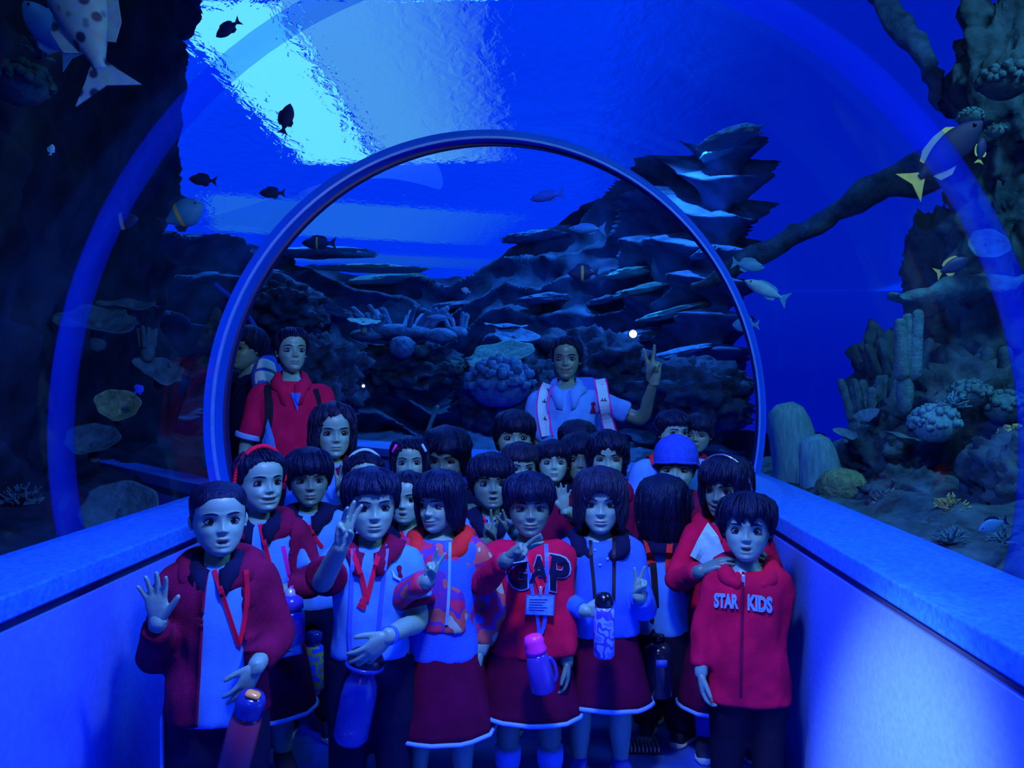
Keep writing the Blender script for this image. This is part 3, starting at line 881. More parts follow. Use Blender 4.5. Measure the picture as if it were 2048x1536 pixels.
# ---------------------------------------------------------------- fish
def fish_mat(name, col, var=0.15, scale=20): return mat(name, col, 0.5, 0.3, var=var, scale=scale)
M_F_DARK = fish_mat('fish_dark', (0.01, 0.03, 0.16))
M_F_SILVER = fish_mat('fish_silver', (0.05, 0.30, 0.72))
M_F_PALE = fish_mat('fish_pale', (0.18, 0.52, 0.80))
M_F_YEL = fish_mat('fish_yellow', (0.60, 0.60, 0.18))
M_F_EYE = mat('fish_eye', (0.005, 0.005, 0.01), 0.2, 0.5)
def spotted():
    m = bpy.data.materials.new('fish_spotted'); m.use_nodes = True
    nt = m.node_tree; b = nt.nodes['Principled BSDF']; b.inputs['Roughness'].default_value = 0.6
    tc = nt.nodes.new('ShaderNodeTexCoord')
    vo = nt.nodes.new('ShaderNodeTexVoronoi'); vo.inputs['Scale'].default_value = 19.0
    rp = nt.nodes.new('ShaderNodeValToRGB')
    rp.color_ramp.elements[0].position = 0.26; rp.color_ramp.elements[0].color = (0.015, 0.04, 0.16, 1)
    rp.color_ramp.elements[1].position = 0.40; rp.color_ramp.elements[1].color = (0.22, 0.55, 0.85, 1)
    nz = nt.nodes.new('ShaderNodeTexNoise'); nz.inputs['Scale'].default_value = 30
    ml = nt.nodes.new('ShaderNodeMix'); ml.data_type = 'RGBA'; ml.blend_type = 'MULTIPLY'; ml.inputs[0].default_value = 0.6
    nt.links.new(tc.outputs['Object'], vo.inputs['Vector']); nt.links.new(tc.outputs['Object'], nz.inputs['Vector'])
    nt.links.new(vo.outputs['Distance'], rp.inputs[0]); nt.links.new(rp.outputs[0], ml.inputs[6]); nt.links.new(nz.outputs['Color'], ml.inputs[7])
    nt.links.new(ml.outputs[2], b.inputs['Base Color'])
    return m
M_F_SPOT = spotted()

def fish(label, px, py, d, length_px, ang, m_body, m_fin, deep=0.32, thick=0.16, face=1, yaw=0.0, stripe=None, tail_fork=0.6, cat='fish'):
    """ang: image-plane angle (deg, counter-clockwise) of the direction the head points to"""
    L = S(length_px, d)
    c = P(px, py, d)
    t = thing('fish', label, cat, c, 'fish in the tank')
    a = math.radians(ang)
    fx = IV(math.cos(a) * math.cos(yaw), math.sin(a) * math.cos(yaw), math.sin(yaw)); fx.normalize()
    up0 = IV(-math.sin(a), math.cos(a), 0)
    if up0.z < -0.05: up0 = -up0
    uz = (up0 - fx * up0.dot(fx)).normalized()
    sd = fx.cross(uz)
    R = np.stack([np.array(fx), np.array(sd), np.array(uz)], 1)
    prof = [(0.50, .02, .02), (0.46, .22, .45), (0.36, .62, .85), (0.2, .95, 1), (0.05, 1, 1), (-0.12, .82, .8), (-0.26, .48, .5), (-0.36, .24, .3), (-0.40, .22, .2)]
    pr = spline(prof, 3)
    ph = np.linspace(0, 2 * math.pi, 14, endpoint=False)
    rings = [np.stack([np.full(14, x * L), np.cos(ph) * L * thick / 2 * w, np.sin(ph) * L * deep / 2 * h], 1) @ R.T for x, h, w in pr]
    link('body', loft(rings), m_body, t)
    def fin(pts, th=0.012):
        p = np.asarray(pts) * L; n = len(p)
        a_ = np.stack([p[:, 0], np.full(n, th * L / 2), p[:, 1]], 1) @ R.T; b_ = np.stack([p[:, 0], np.full(n, -th * L / 2), p[:, 1]], 1) @ R.T
        g = Geo(); g.add(np.concatenate([a_, b_]), [tuple(range(n)), tuple(range(2 * n - 1, n - 1, -1))] + [(i, i + n, (i + 1) % n + n, (i + 1) % n) for i in range(n)])
        return g
    h = deep / 2
    link('tail_fin', fin([(-0.37, .05), (-0.44, .10), (-0.56, .20), (-0.56 + 0.10 * tail_fork, .0), (-0.56, -.20), (-0.44, -.10), (-0.37, -.05)]), m_fin, t, smooth=False)
    link('dorsal_fin', fin([(0.24, h * .85), (0.16, h * 1.25), (0.0, h * 1.32), (-0.18, h * 1.15), (-0.28, h * .75), (-0.26, h * .45), (-0.05, h * .9), (0.1, h * .92)]), m_fin, t, smooth=False)
    link('anal_fin', fin([(0.0, -h * .9), (-0.12, -h * 1.2), (-0.25, -h * 1.0), (-0.28, -h * .5), (-0.12, -h * .75)]), m_fin, t, smooth=False)
    for s_ in (-1, 1):
        e = Geo(); ellipsoid(np.array([0.37 * L, s_ * L * thick * .40, 0.10 * deep * L]) @ R.T, (0.022 * L,) * 3, 8, 6, g=e)
        link('eye', e, M_F_EYE, t)
    if stripe:
        x0, x1, mm = stripe
        sr = [np.stack([np.full(14, x * L), np.cos(ph) * L * thick / 2 * w * 1.03, np.sin(ph) * L * deep / 2 * hh * 1.03], 1) @ R.T
              for x, hh, w in [q for q in spline(prof, 6) if x0 <= q[0] <= x1]]
        if len(sr) > 1: link('stripe', loft(sr, False, False), mm, t)
    return t
fish('big spotted pale grouper swimming up over the dark cliff', 158, 5, 2.75, 350, 108, M_F_SPOT, M_F_SPOT, 0.34, 0.24)
fish('pale fish half behind the spotted grouper', 95, 60, 2.9, 150, 130, M_F_SILVER, M_F_PALE, 0.40, 0.2)
fish('dark blue fish in front of the bright skylight with tail up', 455, 58, 5.5, 56, 215, M_F_DARK, M_F_DARK, 0.42)
fish('dark fish hanging nose down in the middle of the skylight', 573, 236, 5.5, 60, 75, M_F_DARK, M_F_DARK, 0.45)
fish('dark fish with a faint yellow bar above the back reef', 636, 486, 6.5, 66, 180, M_F_DARK, M_F_DARK, 0.36, stripe=(-0.02, 0.06, M_F_YEL))
fish('round blue fish with a yellow band near the ring at left', 366, 428, 4.2, 92, 25, M_F_SILVER, M_F_DARK, 0.62, 0.3, stripe=(-0.12, -0.02, M_F_YEL))
fish('dim fish under the pale notch of the left cliff', 404, 360, 5.5, 54, 175, M_F_DARK, M_F_DARK, 0.4)
fish('dim blue fish right beside the ring at upper left', 543, 386, 6.0, 50, 180, M_F_DARK, M_F_DARK, 0.4)
fish('slim silver blue fish near the top of the banded reef', 1172, 458, 6.8, 72, 180, M_F_SILVER, M_F_SILVER, 0.25)
fish('faint blue fish close under the ring crown', 1092, 393, 7.0, 66, 190, mat('fish_faint', (0.03, 0.10, 0.5)), mat('fish_faint', (0.03, 0.10, 0.5)), 0.3)
fish('silver fish highest of three outside the ring at right', 1498, 531, 4.9, 64, -10, M_F_SILVER, M_F_SILVER, 0.38)
fish('long pale fish slanting down outside the ring at right', 1530, 580, 4.7, 92, 155, M_F_PALE, M_F_SILVER, 0.28)
fish('silver fish cut by the right side of the ring', 1490, 650, 5.0, 52, 180, M_F_SILVER, M_F_SILVER, 0.55)
fish('big dark fish with yellow tail at right', 1895, 305, 3.6, 190, 42, mat('fish_shade', (0.008, 0.02, 0.10)), M_F_YEL, 0.34)
fish('small dark fish with bright yellow tail at right', 1906, 532, 3.9, 70, 25, M_F_DARK, M_F_YEL, 0.4)
fish('dark fish with yellow patch on the banded reef', 1165, 546, 6.9, 60, 180, M_F_DARK, M_F_DARK, 0.5, stripe=(-0.05, 0.06, M_F_YEL))
fish('dim fish with yellow patch in the dark at left', 243, 443, 3.8, 70, 10, M_F_DARK, M_F_DARK, 0.5, stripe=(-0.05, 0.08, M_F_YEL))
fish('dim fish with yellow fin by the upper right rock', 1962, 300, 3.9, 50, 80, M_F_DARK, M_F_YEL, 0.4)
fish('tiny white fish on the dark left cliff', 103, 299, 2.9, 22, 80, M_F_PALE, M_F_PALE, 0.6)
fish('tiny blue fish over the olive bowl coral', 278, 779, 3.7, 22, 40, mat('fish_vivid', (0.02, 0.08, 0.9)), mat('fish_vivid', (0.02, 0.08, 0.9)), 0.8)
fish('tiny pale fish in the centre of the back reef', 931, 581, 7.0, 20, 160, M_F_PALE, M_F_PALE, 0.5)
fish('slim silver fish over the back reef corals', 878, 635, 7.2, 50, 180, M_F_SILVER, M_F_SILVER, 0.22)
fish('fish peering out of the dark hollow by the right ledge', 1985, 1052, 3.0, 60, 200, M_F_SILVER, M_F_DARK, 0.5)

# glowing dots that stand for lamp reflections on the acrylic
def glint_dot(label, px, py, d, r, s):
    t = thing('acrylic_glint', label, 'reflection', P(px, py, d))
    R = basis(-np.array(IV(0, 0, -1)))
    link('glint_back', revolve([(S(r, d) * .9, -S(r, d) * 1.6), (S(r, d) * 1.15, -S(r, d) * .3), (S(r, d) * 1.15, 0.0), (S(r, d), 0.004)], 16, R=R), M_F_DARK, t)
    link('lens', ellipsoid((0, 0, 0), (S(r, d), S(r, d), S(r, d) * .4), 14, 8, R=R), emit_mat('glint_glow', (1.0, 0.97, 0.75), s), t)
glint_dot('small warm white reflection on the acrylic above the raised hand', 1266, 668, 7.0, 8.5, 1.6)
glint_dot('tiny white reflection on the acrylic low before the back reef', 727, 772, 7.0, 4.0, 1.4)
# ---------------------------------------------------------------- people
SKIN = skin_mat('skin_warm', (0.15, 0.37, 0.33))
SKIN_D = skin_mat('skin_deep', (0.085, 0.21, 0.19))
M_HAIR = mat('hair_black', (0.003, 0.006, 0.032), 0.42, 0.3, var=0.5, scale=10, bump=0.5, bscale=60, stretch=(3, 3, 0.35))
M_HAIR_B = mat('hair_brown', (0.009, 0.013, 0.042), 0.45, 0.3, var=0.5, scale=10, bump=0.5, bscale=60, stretch=(3, 3, 0.35))
M_EYE = mat('eye_white', (0.13, 0.21, 0.33), 0.25, 0.5, var=0.02)  # eye white darkened, the shade of the sockets is in its colour
M_IRIS = mat('eye_iris', (0.006, 0.006, 0.012), 0.12, 0.6, var=0.02)
M_LASH = mat('eye_lash', (0.004, 0.004, 0.010), 0.6, var=0.02)
M_TEETH = mat('teeth', (0.35, 0.45, 0.6), 0.3, 0.5, var=0.02)
def cloth(name, col, var=0.14, scale=22, bump=0.25, rough=0.9, sheen=0.0):
    return mat(name, col, rough, 0.1, var=var, scale=scale, bump=bump, bscale=420, sheen=sheen)
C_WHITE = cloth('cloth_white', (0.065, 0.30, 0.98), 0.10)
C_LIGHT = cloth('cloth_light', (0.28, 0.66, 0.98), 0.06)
C_RED = cloth('cloth_red', (0.62, 0.006, 0.075), 0.2, 12, 0.5)
C_ORANGE = cloth('cloth_orange_red', (0.72, 0.03, 0.04), 0.2, 12, 0.5)
C_MAROON = cloth('cloth_maroon', (0.20, 0.006, 0.07), 0.3, 12, 0.6)
C_SKIRT = cloth('cloth_skirt', (0.085, 0.002, 0.045), 0.25, 14)
C_POLO = cloth('cloth_polo_red', (0.50, 0.008, 0.09), 0.2, 12)
C_NAVY = cloth('cloth_navy', (0.004, 0.008, 0.05), 0.2)
C_BLACK = cloth('cloth_black', (0.006, 0.008, 0.03), 0.2)
C_BLUE = cloth('cloth_blue', (0.035, 0.15, 0.95), 0.12, 12, 0.5)
C_BEANIE = cloth('cloth_beanie', (0.018, 0.075, 0.72), 0.15, 60, 0.6)
C_LEG = cloth('cloth_leggings', (0.03, 0.09, 0.75), 0.15, 40)
C_SOCK = cloth('cloth_sock', (0.10, 0.28, 0.95), 0.08, 50)
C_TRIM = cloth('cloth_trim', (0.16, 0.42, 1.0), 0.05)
C_REDBAND = cloth('ribbon_red', (0.75, 0.01, 0.07), 0.06)
C_PINK = mat('plastic_pink', (0.85, 0.03, 0.55), 0.4, 0.4)
C_STRAPB = mat('strap_blue', (0.04, 0.13, 0.85), 0.5)
C_STRAPK = mat('strap_black', (0.004, 0.006, 0.02), 0.6)
M_SOLE = mat('shoe_sole', (0.35, 0.60, 0.72), 0.6)
M_SHOE = mat('shoe_upper', (0.012, 0.018, 0.05), 0.6)
M_SHOEB = mat('shoe_blue', (0.015, 0.04, 0.55), 0.5)
M_CARD = mat('card_plastic', (0.10, 0.36, 0.90), 0.35, 0.4, var=0.25, scale=60)
M_CARD_EDGE = mat('card_edge', (0.02, 0.10, 0.5), 0.4)
M_METAL = mat('clip_metal', (0.5, 0.6, 0.75), 0.3, 0.5, metal=0.6)
def multi_mat():
    m = bpy.data.materials.new('cloth_patchwork'); m.use_nodes = True
    nt = m.node_tree; b = nt.nodes['Principled BSDF']; b.inputs['Roughness'].default_value = 0.8
    tc = nt.nodes.new('ShaderNodeTexCoord'); nz = nt.nodes.new('ShaderNodeTexNoise'); nz.inputs['Scale'].default_value = 13.0; nz.inputs['Detail'].default_value = 1.5
    rp = nt.nodes.new('ShaderNodeValToRGB'); rp.color_ramp.interpolation = 'CONSTANT'
    cols = [(0.0, (0.03, 0.06, 0.55)), (0.36, (0.5, 0.01, 0.10)), (0.47, (0.10, 0.02, 0.35)), (0.54, (0.45, 0.09, 0.10)), (0.64, (0.30, 0.50, 0.40))]
    e = rp.color_ramp.elements; e[0].position, e[0].color = cols[0][0], (*cols[0][1], 1); e[1].position, e[1].color = cols[1][0], (*cols[1][1], 1)
    for p_, c_ in cols[2:]:
        q = e.new(p_); q.color = (*c_, 1)
    nt.links.new(tc.outputs['Object'], nz.inputs['Vector']); nt.links.new(nz.outputs['Fac'], rp.inputs[0]); nt.links.new(rp.outputs[0], b.inputs['Base Color'])
    return m
C_MULTI = multi_mat()

def cubic(x, xs, ys):
    xs = np.asarray(xs, float); ys = np.asarray(ys, float)
    m = np.gradient(ys, xs)
    i = np.clip(np.searchsorted(xs, x) - 1, 0, len(xs) - 2)
    h = xs[i + 1] - xs[i]; t = np.clip((x - xs[i]) / h, 0, 1)
    return ((2*t**3 - 3*t**2 + 1) * ys[i] + (t**3 - 2*t**2 + t) * h * m[i] + (-2*t**3 + 3*t**2) * ys[i+1] + (t**3 - t**2) * h * m[i+1])

HZ = [0.0, .05, .12, .2, .3, .4, .5, .6, .7, .8, .9, .96, 1.0]
HW_C = [.07, .15, .22, .275, .315, .34, .352, .362, .368, .36, .30, .20, .02]
HW_A = [.06, .125, .19, .24, .275, .30, .315, .325, .33, .32, .27, .18, .02]
HF = [.30, .365, .385, .388, .385, .38, .385, .405, .41, .375, .27, .16, .01]
HB = [-.12, -.04, .08, .20, .30, .37, .41, .43, .43, .40, .31, .20, .01]

def head_surface(th, z, adult=False, k=0.0):
    """outline of the skull at angle th (0 = front) and height z in head units, grown by k"""
    w = cubic(z, HZ, HW_A if adult else HW_C); f = cubic(z, HZ, HF); b = cubic(z, HZ, HB)
    yc = (b - f) / 2; hd = (f + b) / 2
    s, c = np.sin(th), np.cos(th)
    return np.stack([(w + k) * s, yc - (hd + k) * c, z], -1)

def G2(x, z, cx, cz, sx, sz): return np.exp(-((x - cx) / sx) ** 2 - ((z - cz) / sz) ** 2)

def head_geo(spec, adult=False, fine=True):
    nt, nz = (72, 66) if fine else (56, 50)
    u = np.linspace(0, 1, nt, endpoint=False)
    th = 2 * math.pi * u - 0.62 * np.sin(2 * math.pi * u)
    t = np.linspace(0, 1, nz)
    z = np.clip(cubic(t, [0, .06, .55, .78, 1], [0.004, .035, .48, .70, .998]), 0.003, 0.999)
    T, Z = np.meshgrid(th, z)
    p = head_surface(T.ravel(), Z.ravel(), adult)
    x, zz = p[:, 0].copy(), p[:, 2].copy()
    fr = np.clip(np.cos(T.ravel()), 0, 1)
    mouth = spec.get('mouth', 'closed')
    zm = (0.202 if mouth == 'open' else 0.218) + ((0.55 if mouth in ('smile', 'grin') else 0.0) * x * x)
    mw = 0.095 if mouth == 'closed' else (0.125 if mouth in ('smile', 'grin') else 0.075)
    d = 0.0
    nk = 1.0 if adult else .82
    d = d + nk * (0.080 * G2(x, zz, 0, .362, .050, .042) + 0.040 * G2(x, zz, 0, .41, .036, .055) + 0.024 * G2(x, zz, 0, .48, .034, .06))
    for s in (-1, 1):
        d = d + 0.034 * G2(x, zz, s * .050, .350, .028, .024)
        d = d - 0.044 * G2(x, zz, s * .15, .478, .085, .052)
        d = d + 0.020 * G2(x, zz, s * .14, .575, .10, .030)
        d = d + 0.030 * G2(x, zz, s * .185, .345, .085, .075)
        if mouth in ('smile', 'grin'): d = d + 0.020 * G2(x, zz, s * .17, .30, .05, .05) - 0.012 * G2(x, zz, s * .135, .25, .025, .04)
    d = d + 0.018 * G2(x, zz, 0, .22, .11, .07)
    op = {'open': .022, 'grin': .018}.get(mouth, 0.0)
    m_env = np.exp(-(np.abs(x) / mw) ** 4)
    d = d + m_env * (0.024 * np.exp(-((zz - zm - .022 - op) / .017) ** 2) + 0.026 * np.exp(-((zz - zm + .024 + op) / .020) ** 2))
    d = d - m_env * (0.016 + op * 1.3) * np.exp(-((zz - zm) / (.010 + op * .8)) ** 2)
    d = d - 0.012 * G2(x, zz, 0, .30, .012, .03) + 0.030 * G2(x, zz, 0, .075, .08, .05) - 0.010 * G2(x, zz, 0, .14, .09, .02)
    p[:, 1] -= d * fr ** 0.5
    lip = m_env * np.clip(np.exp(-((zz - zm - .020 - op) / .020) ** 2) + np.exp(-((zz - zm + .022 + op) / .023) ** 2), 0, 1) * (fr > .3)
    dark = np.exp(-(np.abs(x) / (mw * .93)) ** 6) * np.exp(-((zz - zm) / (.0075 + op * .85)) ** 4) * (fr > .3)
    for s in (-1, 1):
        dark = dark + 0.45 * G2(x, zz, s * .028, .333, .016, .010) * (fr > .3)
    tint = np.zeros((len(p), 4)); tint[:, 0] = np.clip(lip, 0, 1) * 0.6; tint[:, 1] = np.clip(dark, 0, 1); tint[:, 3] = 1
    g = Geo()
    g.add(p, grid_faces(nt, nz, True))
    b0 = len(g.v); g.v.append((0, -.16, 0.0)); g.f += [(b0, (i + 1) % nt, i) for i in range(nt)]; g.m += [0] * nt
    o = (nz - 1) * nt
    b1 = len(g.v); g.v.append((0, 0, 1.0)); g.f += [(b1, o + i, o + (i + 1) % nt) for i in range(nt)]; g.m += [0] * nt
    tint = np.concatenate([tint, np.array([[0, 0, 0, 1.0]] * 2)])
    # ears
    for s in (-1, 1):
        wx = float(cubic(np.array([.46]), HZ, HW_A if adult else HW_C)[0])
        R = np.array(Matrix.Rotation(s * 0.45, 3, 'Z') @ Matrix.Rotation(s * 0.12, 3, 'Y'))
        n0 = len(g.v)
        ellipsoid((s * (wx + .012), .045, .455), (.026, .062, .098), 12, 9, R, g)
        ellipsoid((s * (wx + .030), .035, .45), (.012, .034, .058), 10, 7, R, g)
        ellipsoid((s * (wx + .008), .02, .375), (.022, .03, .03), 8, 6, R, g)
        tint = np.concatenate([tint, np.array([[0, 0, 0, 1.0]] * (len(g.v) - n0))])
    return g, tint, p

def surf_y(p, x, z):
    fm = p[:, 1] < 0
    q = p[fm]
    i = np.argsort((q[:, 0] - x) ** 2 + (q[:, 2] - z) ** 2)[:4]
    return q[i, 1].mean()

def eye_geo(p, s, openness=1.0, gaze=(0, 0)):
    g = Geo()
    cx, cz = s * .150, .478
    yb = surf_y(p, cx, cz) - .012
    nu, nv = 13, 9
    U, Vv = np.meshgrid(np.linspace(-1, 1, nu), np.linspace(-1, 1, nv))
    U, Vv = U.ravel(), Vv.ravel()
    w, h = (.080, .037 * openness)
    env = np.clip(1 - U ** 2, 0, 1) ** .7
    x = w * U; z = h * Vv * env * np.where(Vv > 0, 1.15, .85) + 0.006 * s * U
    y = -.022 * env * (1 - .5 * Vv ** 2) + .012 * np.abs(U) ** 2
    v = np.stack([cx + x, yb + y, cz + z], 1)
    fs = grid_faces(nu, nv)
    r2 = ((x - gaze[0]) / .037) ** 2 + ((z - gaze[1]) / .037) ** 2
    mi = [1 if np.mean(r2[list(f)]) < 1 else 0 for f in fs]
    g.v = [tuple(q) for q in v.tolist()]; g.f = fs; g.m = mi
    # lids
    us = np.linspace(-1.05, 1.05, 9); e = np.clip(1 - us ** 2, 0, 1) ** .7
    up = [(cx + w * a, yb - .020 * b + .010 * a * a - .006, cz + h * 1.15 * b + .006 * s * a + .004) for a, b in zip(us, e)]
    tube(up, [.005] + [.0085] * 7 + [.005], 6, 2, g=g, mi=2)
    lo = [(cx + w * a, yb - .018 * b + .010 * a * a - .002, cz - h * .85 * b + .006 * s * a - .003) for a, b in zip(us, e)]
    tube(lo, .0042, 5, 2, g=g, mi=2)
    return g

def brow_geo(p, s, raise_=0.0):
    pts = []
    for a in np.linspace(0, 1, 6):
        x = s * (.065 + .175 * a); z = .578 + .022 * math.sin(a * 2.6) - .012 * a + raise_
        pts.append((x, surf_y(p, x, z) - .004, z))
    return tube(pts, [.008, .012, .013, .012, .009, .004], 7, 3, flat=((0, 1, 0), 0.6))

def hair_geo(style, adult=False, seed=0, fine=True):
    """style: dict of hairline heights by angle, thickness, waviness"""
    nt = 120 if fine else 72; nsx = 26 if fine else 18
    th = np.linspace(-math.pi, math.pi, nt, endpoint=False)
    a = np.abs(th)
    ks = style['line']                      # [(angle deg, z end)]
    ze = np.interp(np.degrees(a), [q[0] for q in ks], [q[1] for q in ks])
    part = style.get('part', 0.0)
    rg = np.random.RandomState(seed)
    jag = vnoise(np.stack([th * style.get('jagf', 7), np.zeros(nt), np.zeros(nt)], 1) + seed * 5.1, seed)
    ze = ze + jag * style.get('jag', .02)
    tk = style.get('th', .045)
    rings = []
    for j in range(nsx):
        t = j / (nsx - 1)
        z = 1.0 - (1.0 - ze) * (t ** 0.85 if t > 0 else 0)
        zc = np.clip(z, style.get('zmin', .36), .999)
        zc = np.where(t == 0, .999, zc)
        k = tk * (1.0 - style.get('taper', .35) * t ** 3) * (0.55 + 0.45 * np.minimum(1, (1 - zc) * 9 + .0)) 
        rid = style.get('ridge', .012) * (np.sin(th * 31 + 2.5 * jag + 3 * t) * .5 + vnoise(np.stack([th * 9, np.full(nt, t * 1.5), np.zeros(nt)], 1), seed + 3))
        wav = style.get('wave', 0) * fbm(np.stack([np.sin(th) * 3.2, np.cos(th) * 3.2, z * 5.0], 1), seed + 9, 3)
        bulge = style.get('bulge', 0) * np.exp(-((z - .25) / .25) ** 2) * np.clip((a - .7) / .6, 0, 1)
        kk = k + rid * min(1, t * 3) + wav * min(1, t * 2) + bulge
        q = head_surface(th, zc, adult, kk)
        dz = np.where(z < zc, z, zc + (zc > .8) * (zc - .8) / .2 * tk * 1.1)
        q[:, 2] = dz
        low = np.clip((zc - z) / .4, 0, 1)   # below the jaw the hair hangs in, towards the neck
        q[:, 0] *= 1 - style.get('tuck', .10) * low; q[:, 1] = q[:, 1] * (1 - .05 * low)
        rings.append(q)
    lastin = rings[-1].copy(); cen = np.array([0, .02, 0])
    inner = []
    for j in (nsx - 1, nsx - 4, nsx // 2):
        q = rings[j].copy(); q[:, :2] = cen[:2] + (q[:, :2] - cen[:2]) * (1 - .35 * tk / .3 - .03); q[:, 2] += .006 if j == nsx - 1 else 0
        inner.append(q)
    g = loft(rings + inner, True, False)
    rl = random.Random(seed * 7 + 1)
    nl = style.get('strands', 64 if fine else 40)
    for _ in range(nl):
        i = rl.randrange(nt); dr_ = rl.uniform(-5, 5); j0 = rl.randrange(1, 7); pts, rd = [], []
        lift = rl.uniform(.004, .022) + style.get('wave', 0) * .25
        for j in range(j0, nsx, 3):
            q = rings[j][int(i + dr_ * (j - j0) / nsx) % nt].copy()
            c0 = np.array([0, .02, min(max(q[2], .35), .6)]); dv = q - c0
            pts.append(q + dv / (np.linalg.norm(dv) + 1e-6) * lift * math.sin(math.pi * min(1, .15 + (j - j0) / (nsx - j0))))
            rd.append(.020)
        if len(pts) < 3: continue
        e = pts[-1] - pts[-2]; pts.append(pts[-1] + e * rl.uniform(.25, .9)); rd.append(.005); rd[0] = .008
        tube(pts, [r * rl.uniform(.7, 1.3) for r in rd], 6, 1, round_ends=False, g=g)
    for b in style.get('balls', []):
        n0 = len(g.v); ellipsoid(b[0], b[1], 18, 12, g=g)
        v = np.asarray(g.v[n0:]); v += 0.02 * np.sin(v[:, [2]] * 60 + v[:, [0]] * 20) * .4
        g.v[n0:] = [tuple(q) for q in v.tolist()]
    for l in style.get('locks', []):
        tube(l[0], l[1], 9, 4, g=g)
    return g

HS = {
 'buzz': dict(strands=0, line=[(0, .80), (25, .79), (45, .70), (62, .66), (75, .50), (100, .42), (125, .30), (180, .22)], th=.014, ridge=.003, jag=.006, taper=.6),
 'boy': dict(line=[(0, .70), (30, .69), (48, .66), (60, .56), (74, .48), (95, .40), (120, .25), (180, .18)], th=.060, ridge=.014, jag=.03),
 'bangs': dict(line=[(0, .635), (30, .63), (45, .60), (58, .52), (74, .46), (95, .36), (120, .22), (180, .15)], th=.065, ridge=.013, jag=.025),
 'messy': dict(line=[(0, .68), (15, .60), (30, .70), (45, .62), (60, .52), (74, .45), (95, .38), (120, .22), (180, .15)], th=.075, ridge=.02, wave=.05, jag=.05),
 'bob': dict(line=[(0, .66), (30, .65), (42, .60), (52, .22), (65, .08), (100, .02), (140, -.02), (180, -.05)], th=.070, ridge=.014, bulge=.045, jag=.03, tuck=.05),
 'bobside': dict(line=[(0, .70), (22, .66), (36, .52), (50, .18), (65, .06), (100, .0), (140, -.04), (180, -.05)], th=.070, ridge=.016, bulge=.05, jag=.04, tuck=.05),
 'back': dict(line=[(0, .84), (25, .82), (45, .74), (60, .60), (72, .48), (95, .40), (125, .25), (180, .16)], th=.035, ridge=.010, jag=.01),
 'bun': dict(line=[(0, .80), (25, .79), (45, .72), (60, .60), (72, .48), (95, .38), (125, .24), (180, .16)], th=.040, ridge=.010, jag=.01, balls=[((0, .46, .60), (.16, .13, .16))]),
 'long': dict(line=[(0, .82), (20, .81), (40, .70), (52, .46), (62, .10), (85, -.10), (120, -.25), (180, -.32)], th=.055, ridge=.016, jag=.05, bulge=.02, tuck=.12),
 'wavy': dict(line=[(0, .84), (20, .82), (40, .68), (52, .36), (62, .05), (85, -.12), (120, -.26), (180, -.30)], th=.065, ridge=.02, wave=.07, jag=.07, bulge=.04, tuck=.05),
 'curly': dict(line=[(0, .72), (20, .70), (45, .60), (58, .40), (74, .20), (100, .12), (130, .08), (180, .05)], th=.085, ridge=.02, wave=.09, jag=.05),
}

# ------------------------------------------------------------ hands
POSE = {  # finger curls (base, mid, tip) in degrees for index..little, spread degrees, thumb (out, forward)
 'open':  dict(c=[(5, 8, 5), (2, 6, 4), (4, 8, 5), (8, 10, 6)], sp=[13, 3, -8, -20], th=(45, 10, 10)),
 'vee':   dict(c=[(4, 6, 4), (2, 6, 4), (85, 95, 50), (88, 95, 50)], sp=[13, -11, -4, -8], th=(-25, 55, 45)),
 'three': dict(c=[(4, 6, 4), (2, 6, 4), (10, 10, 8), (88, 95, 50)], sp=[14, 1, -12, -8], th=(-20, 55, 45)),
 'relax': dict(c=[(18, 24, 14), (22, 28, 16), (26, 30, 18), (30, 32, 20)], sp=[4, 1, -2, -6], th=(22, 20, 15)),
 'drape': dict(c=[(14, 16, 10), (10, 14, 10), (12, 16, 10), (18, 18, 12)], sp=[10, 2, -7, -16], th=(35, 25, 20)),
 'grip':  dict(c=[(48, 58, 34), (52, 62, 36), (56, 62, 38), (60, 64, 38)], sp=[3, 1, -1, -4], th=(20, 60, 30)),
}
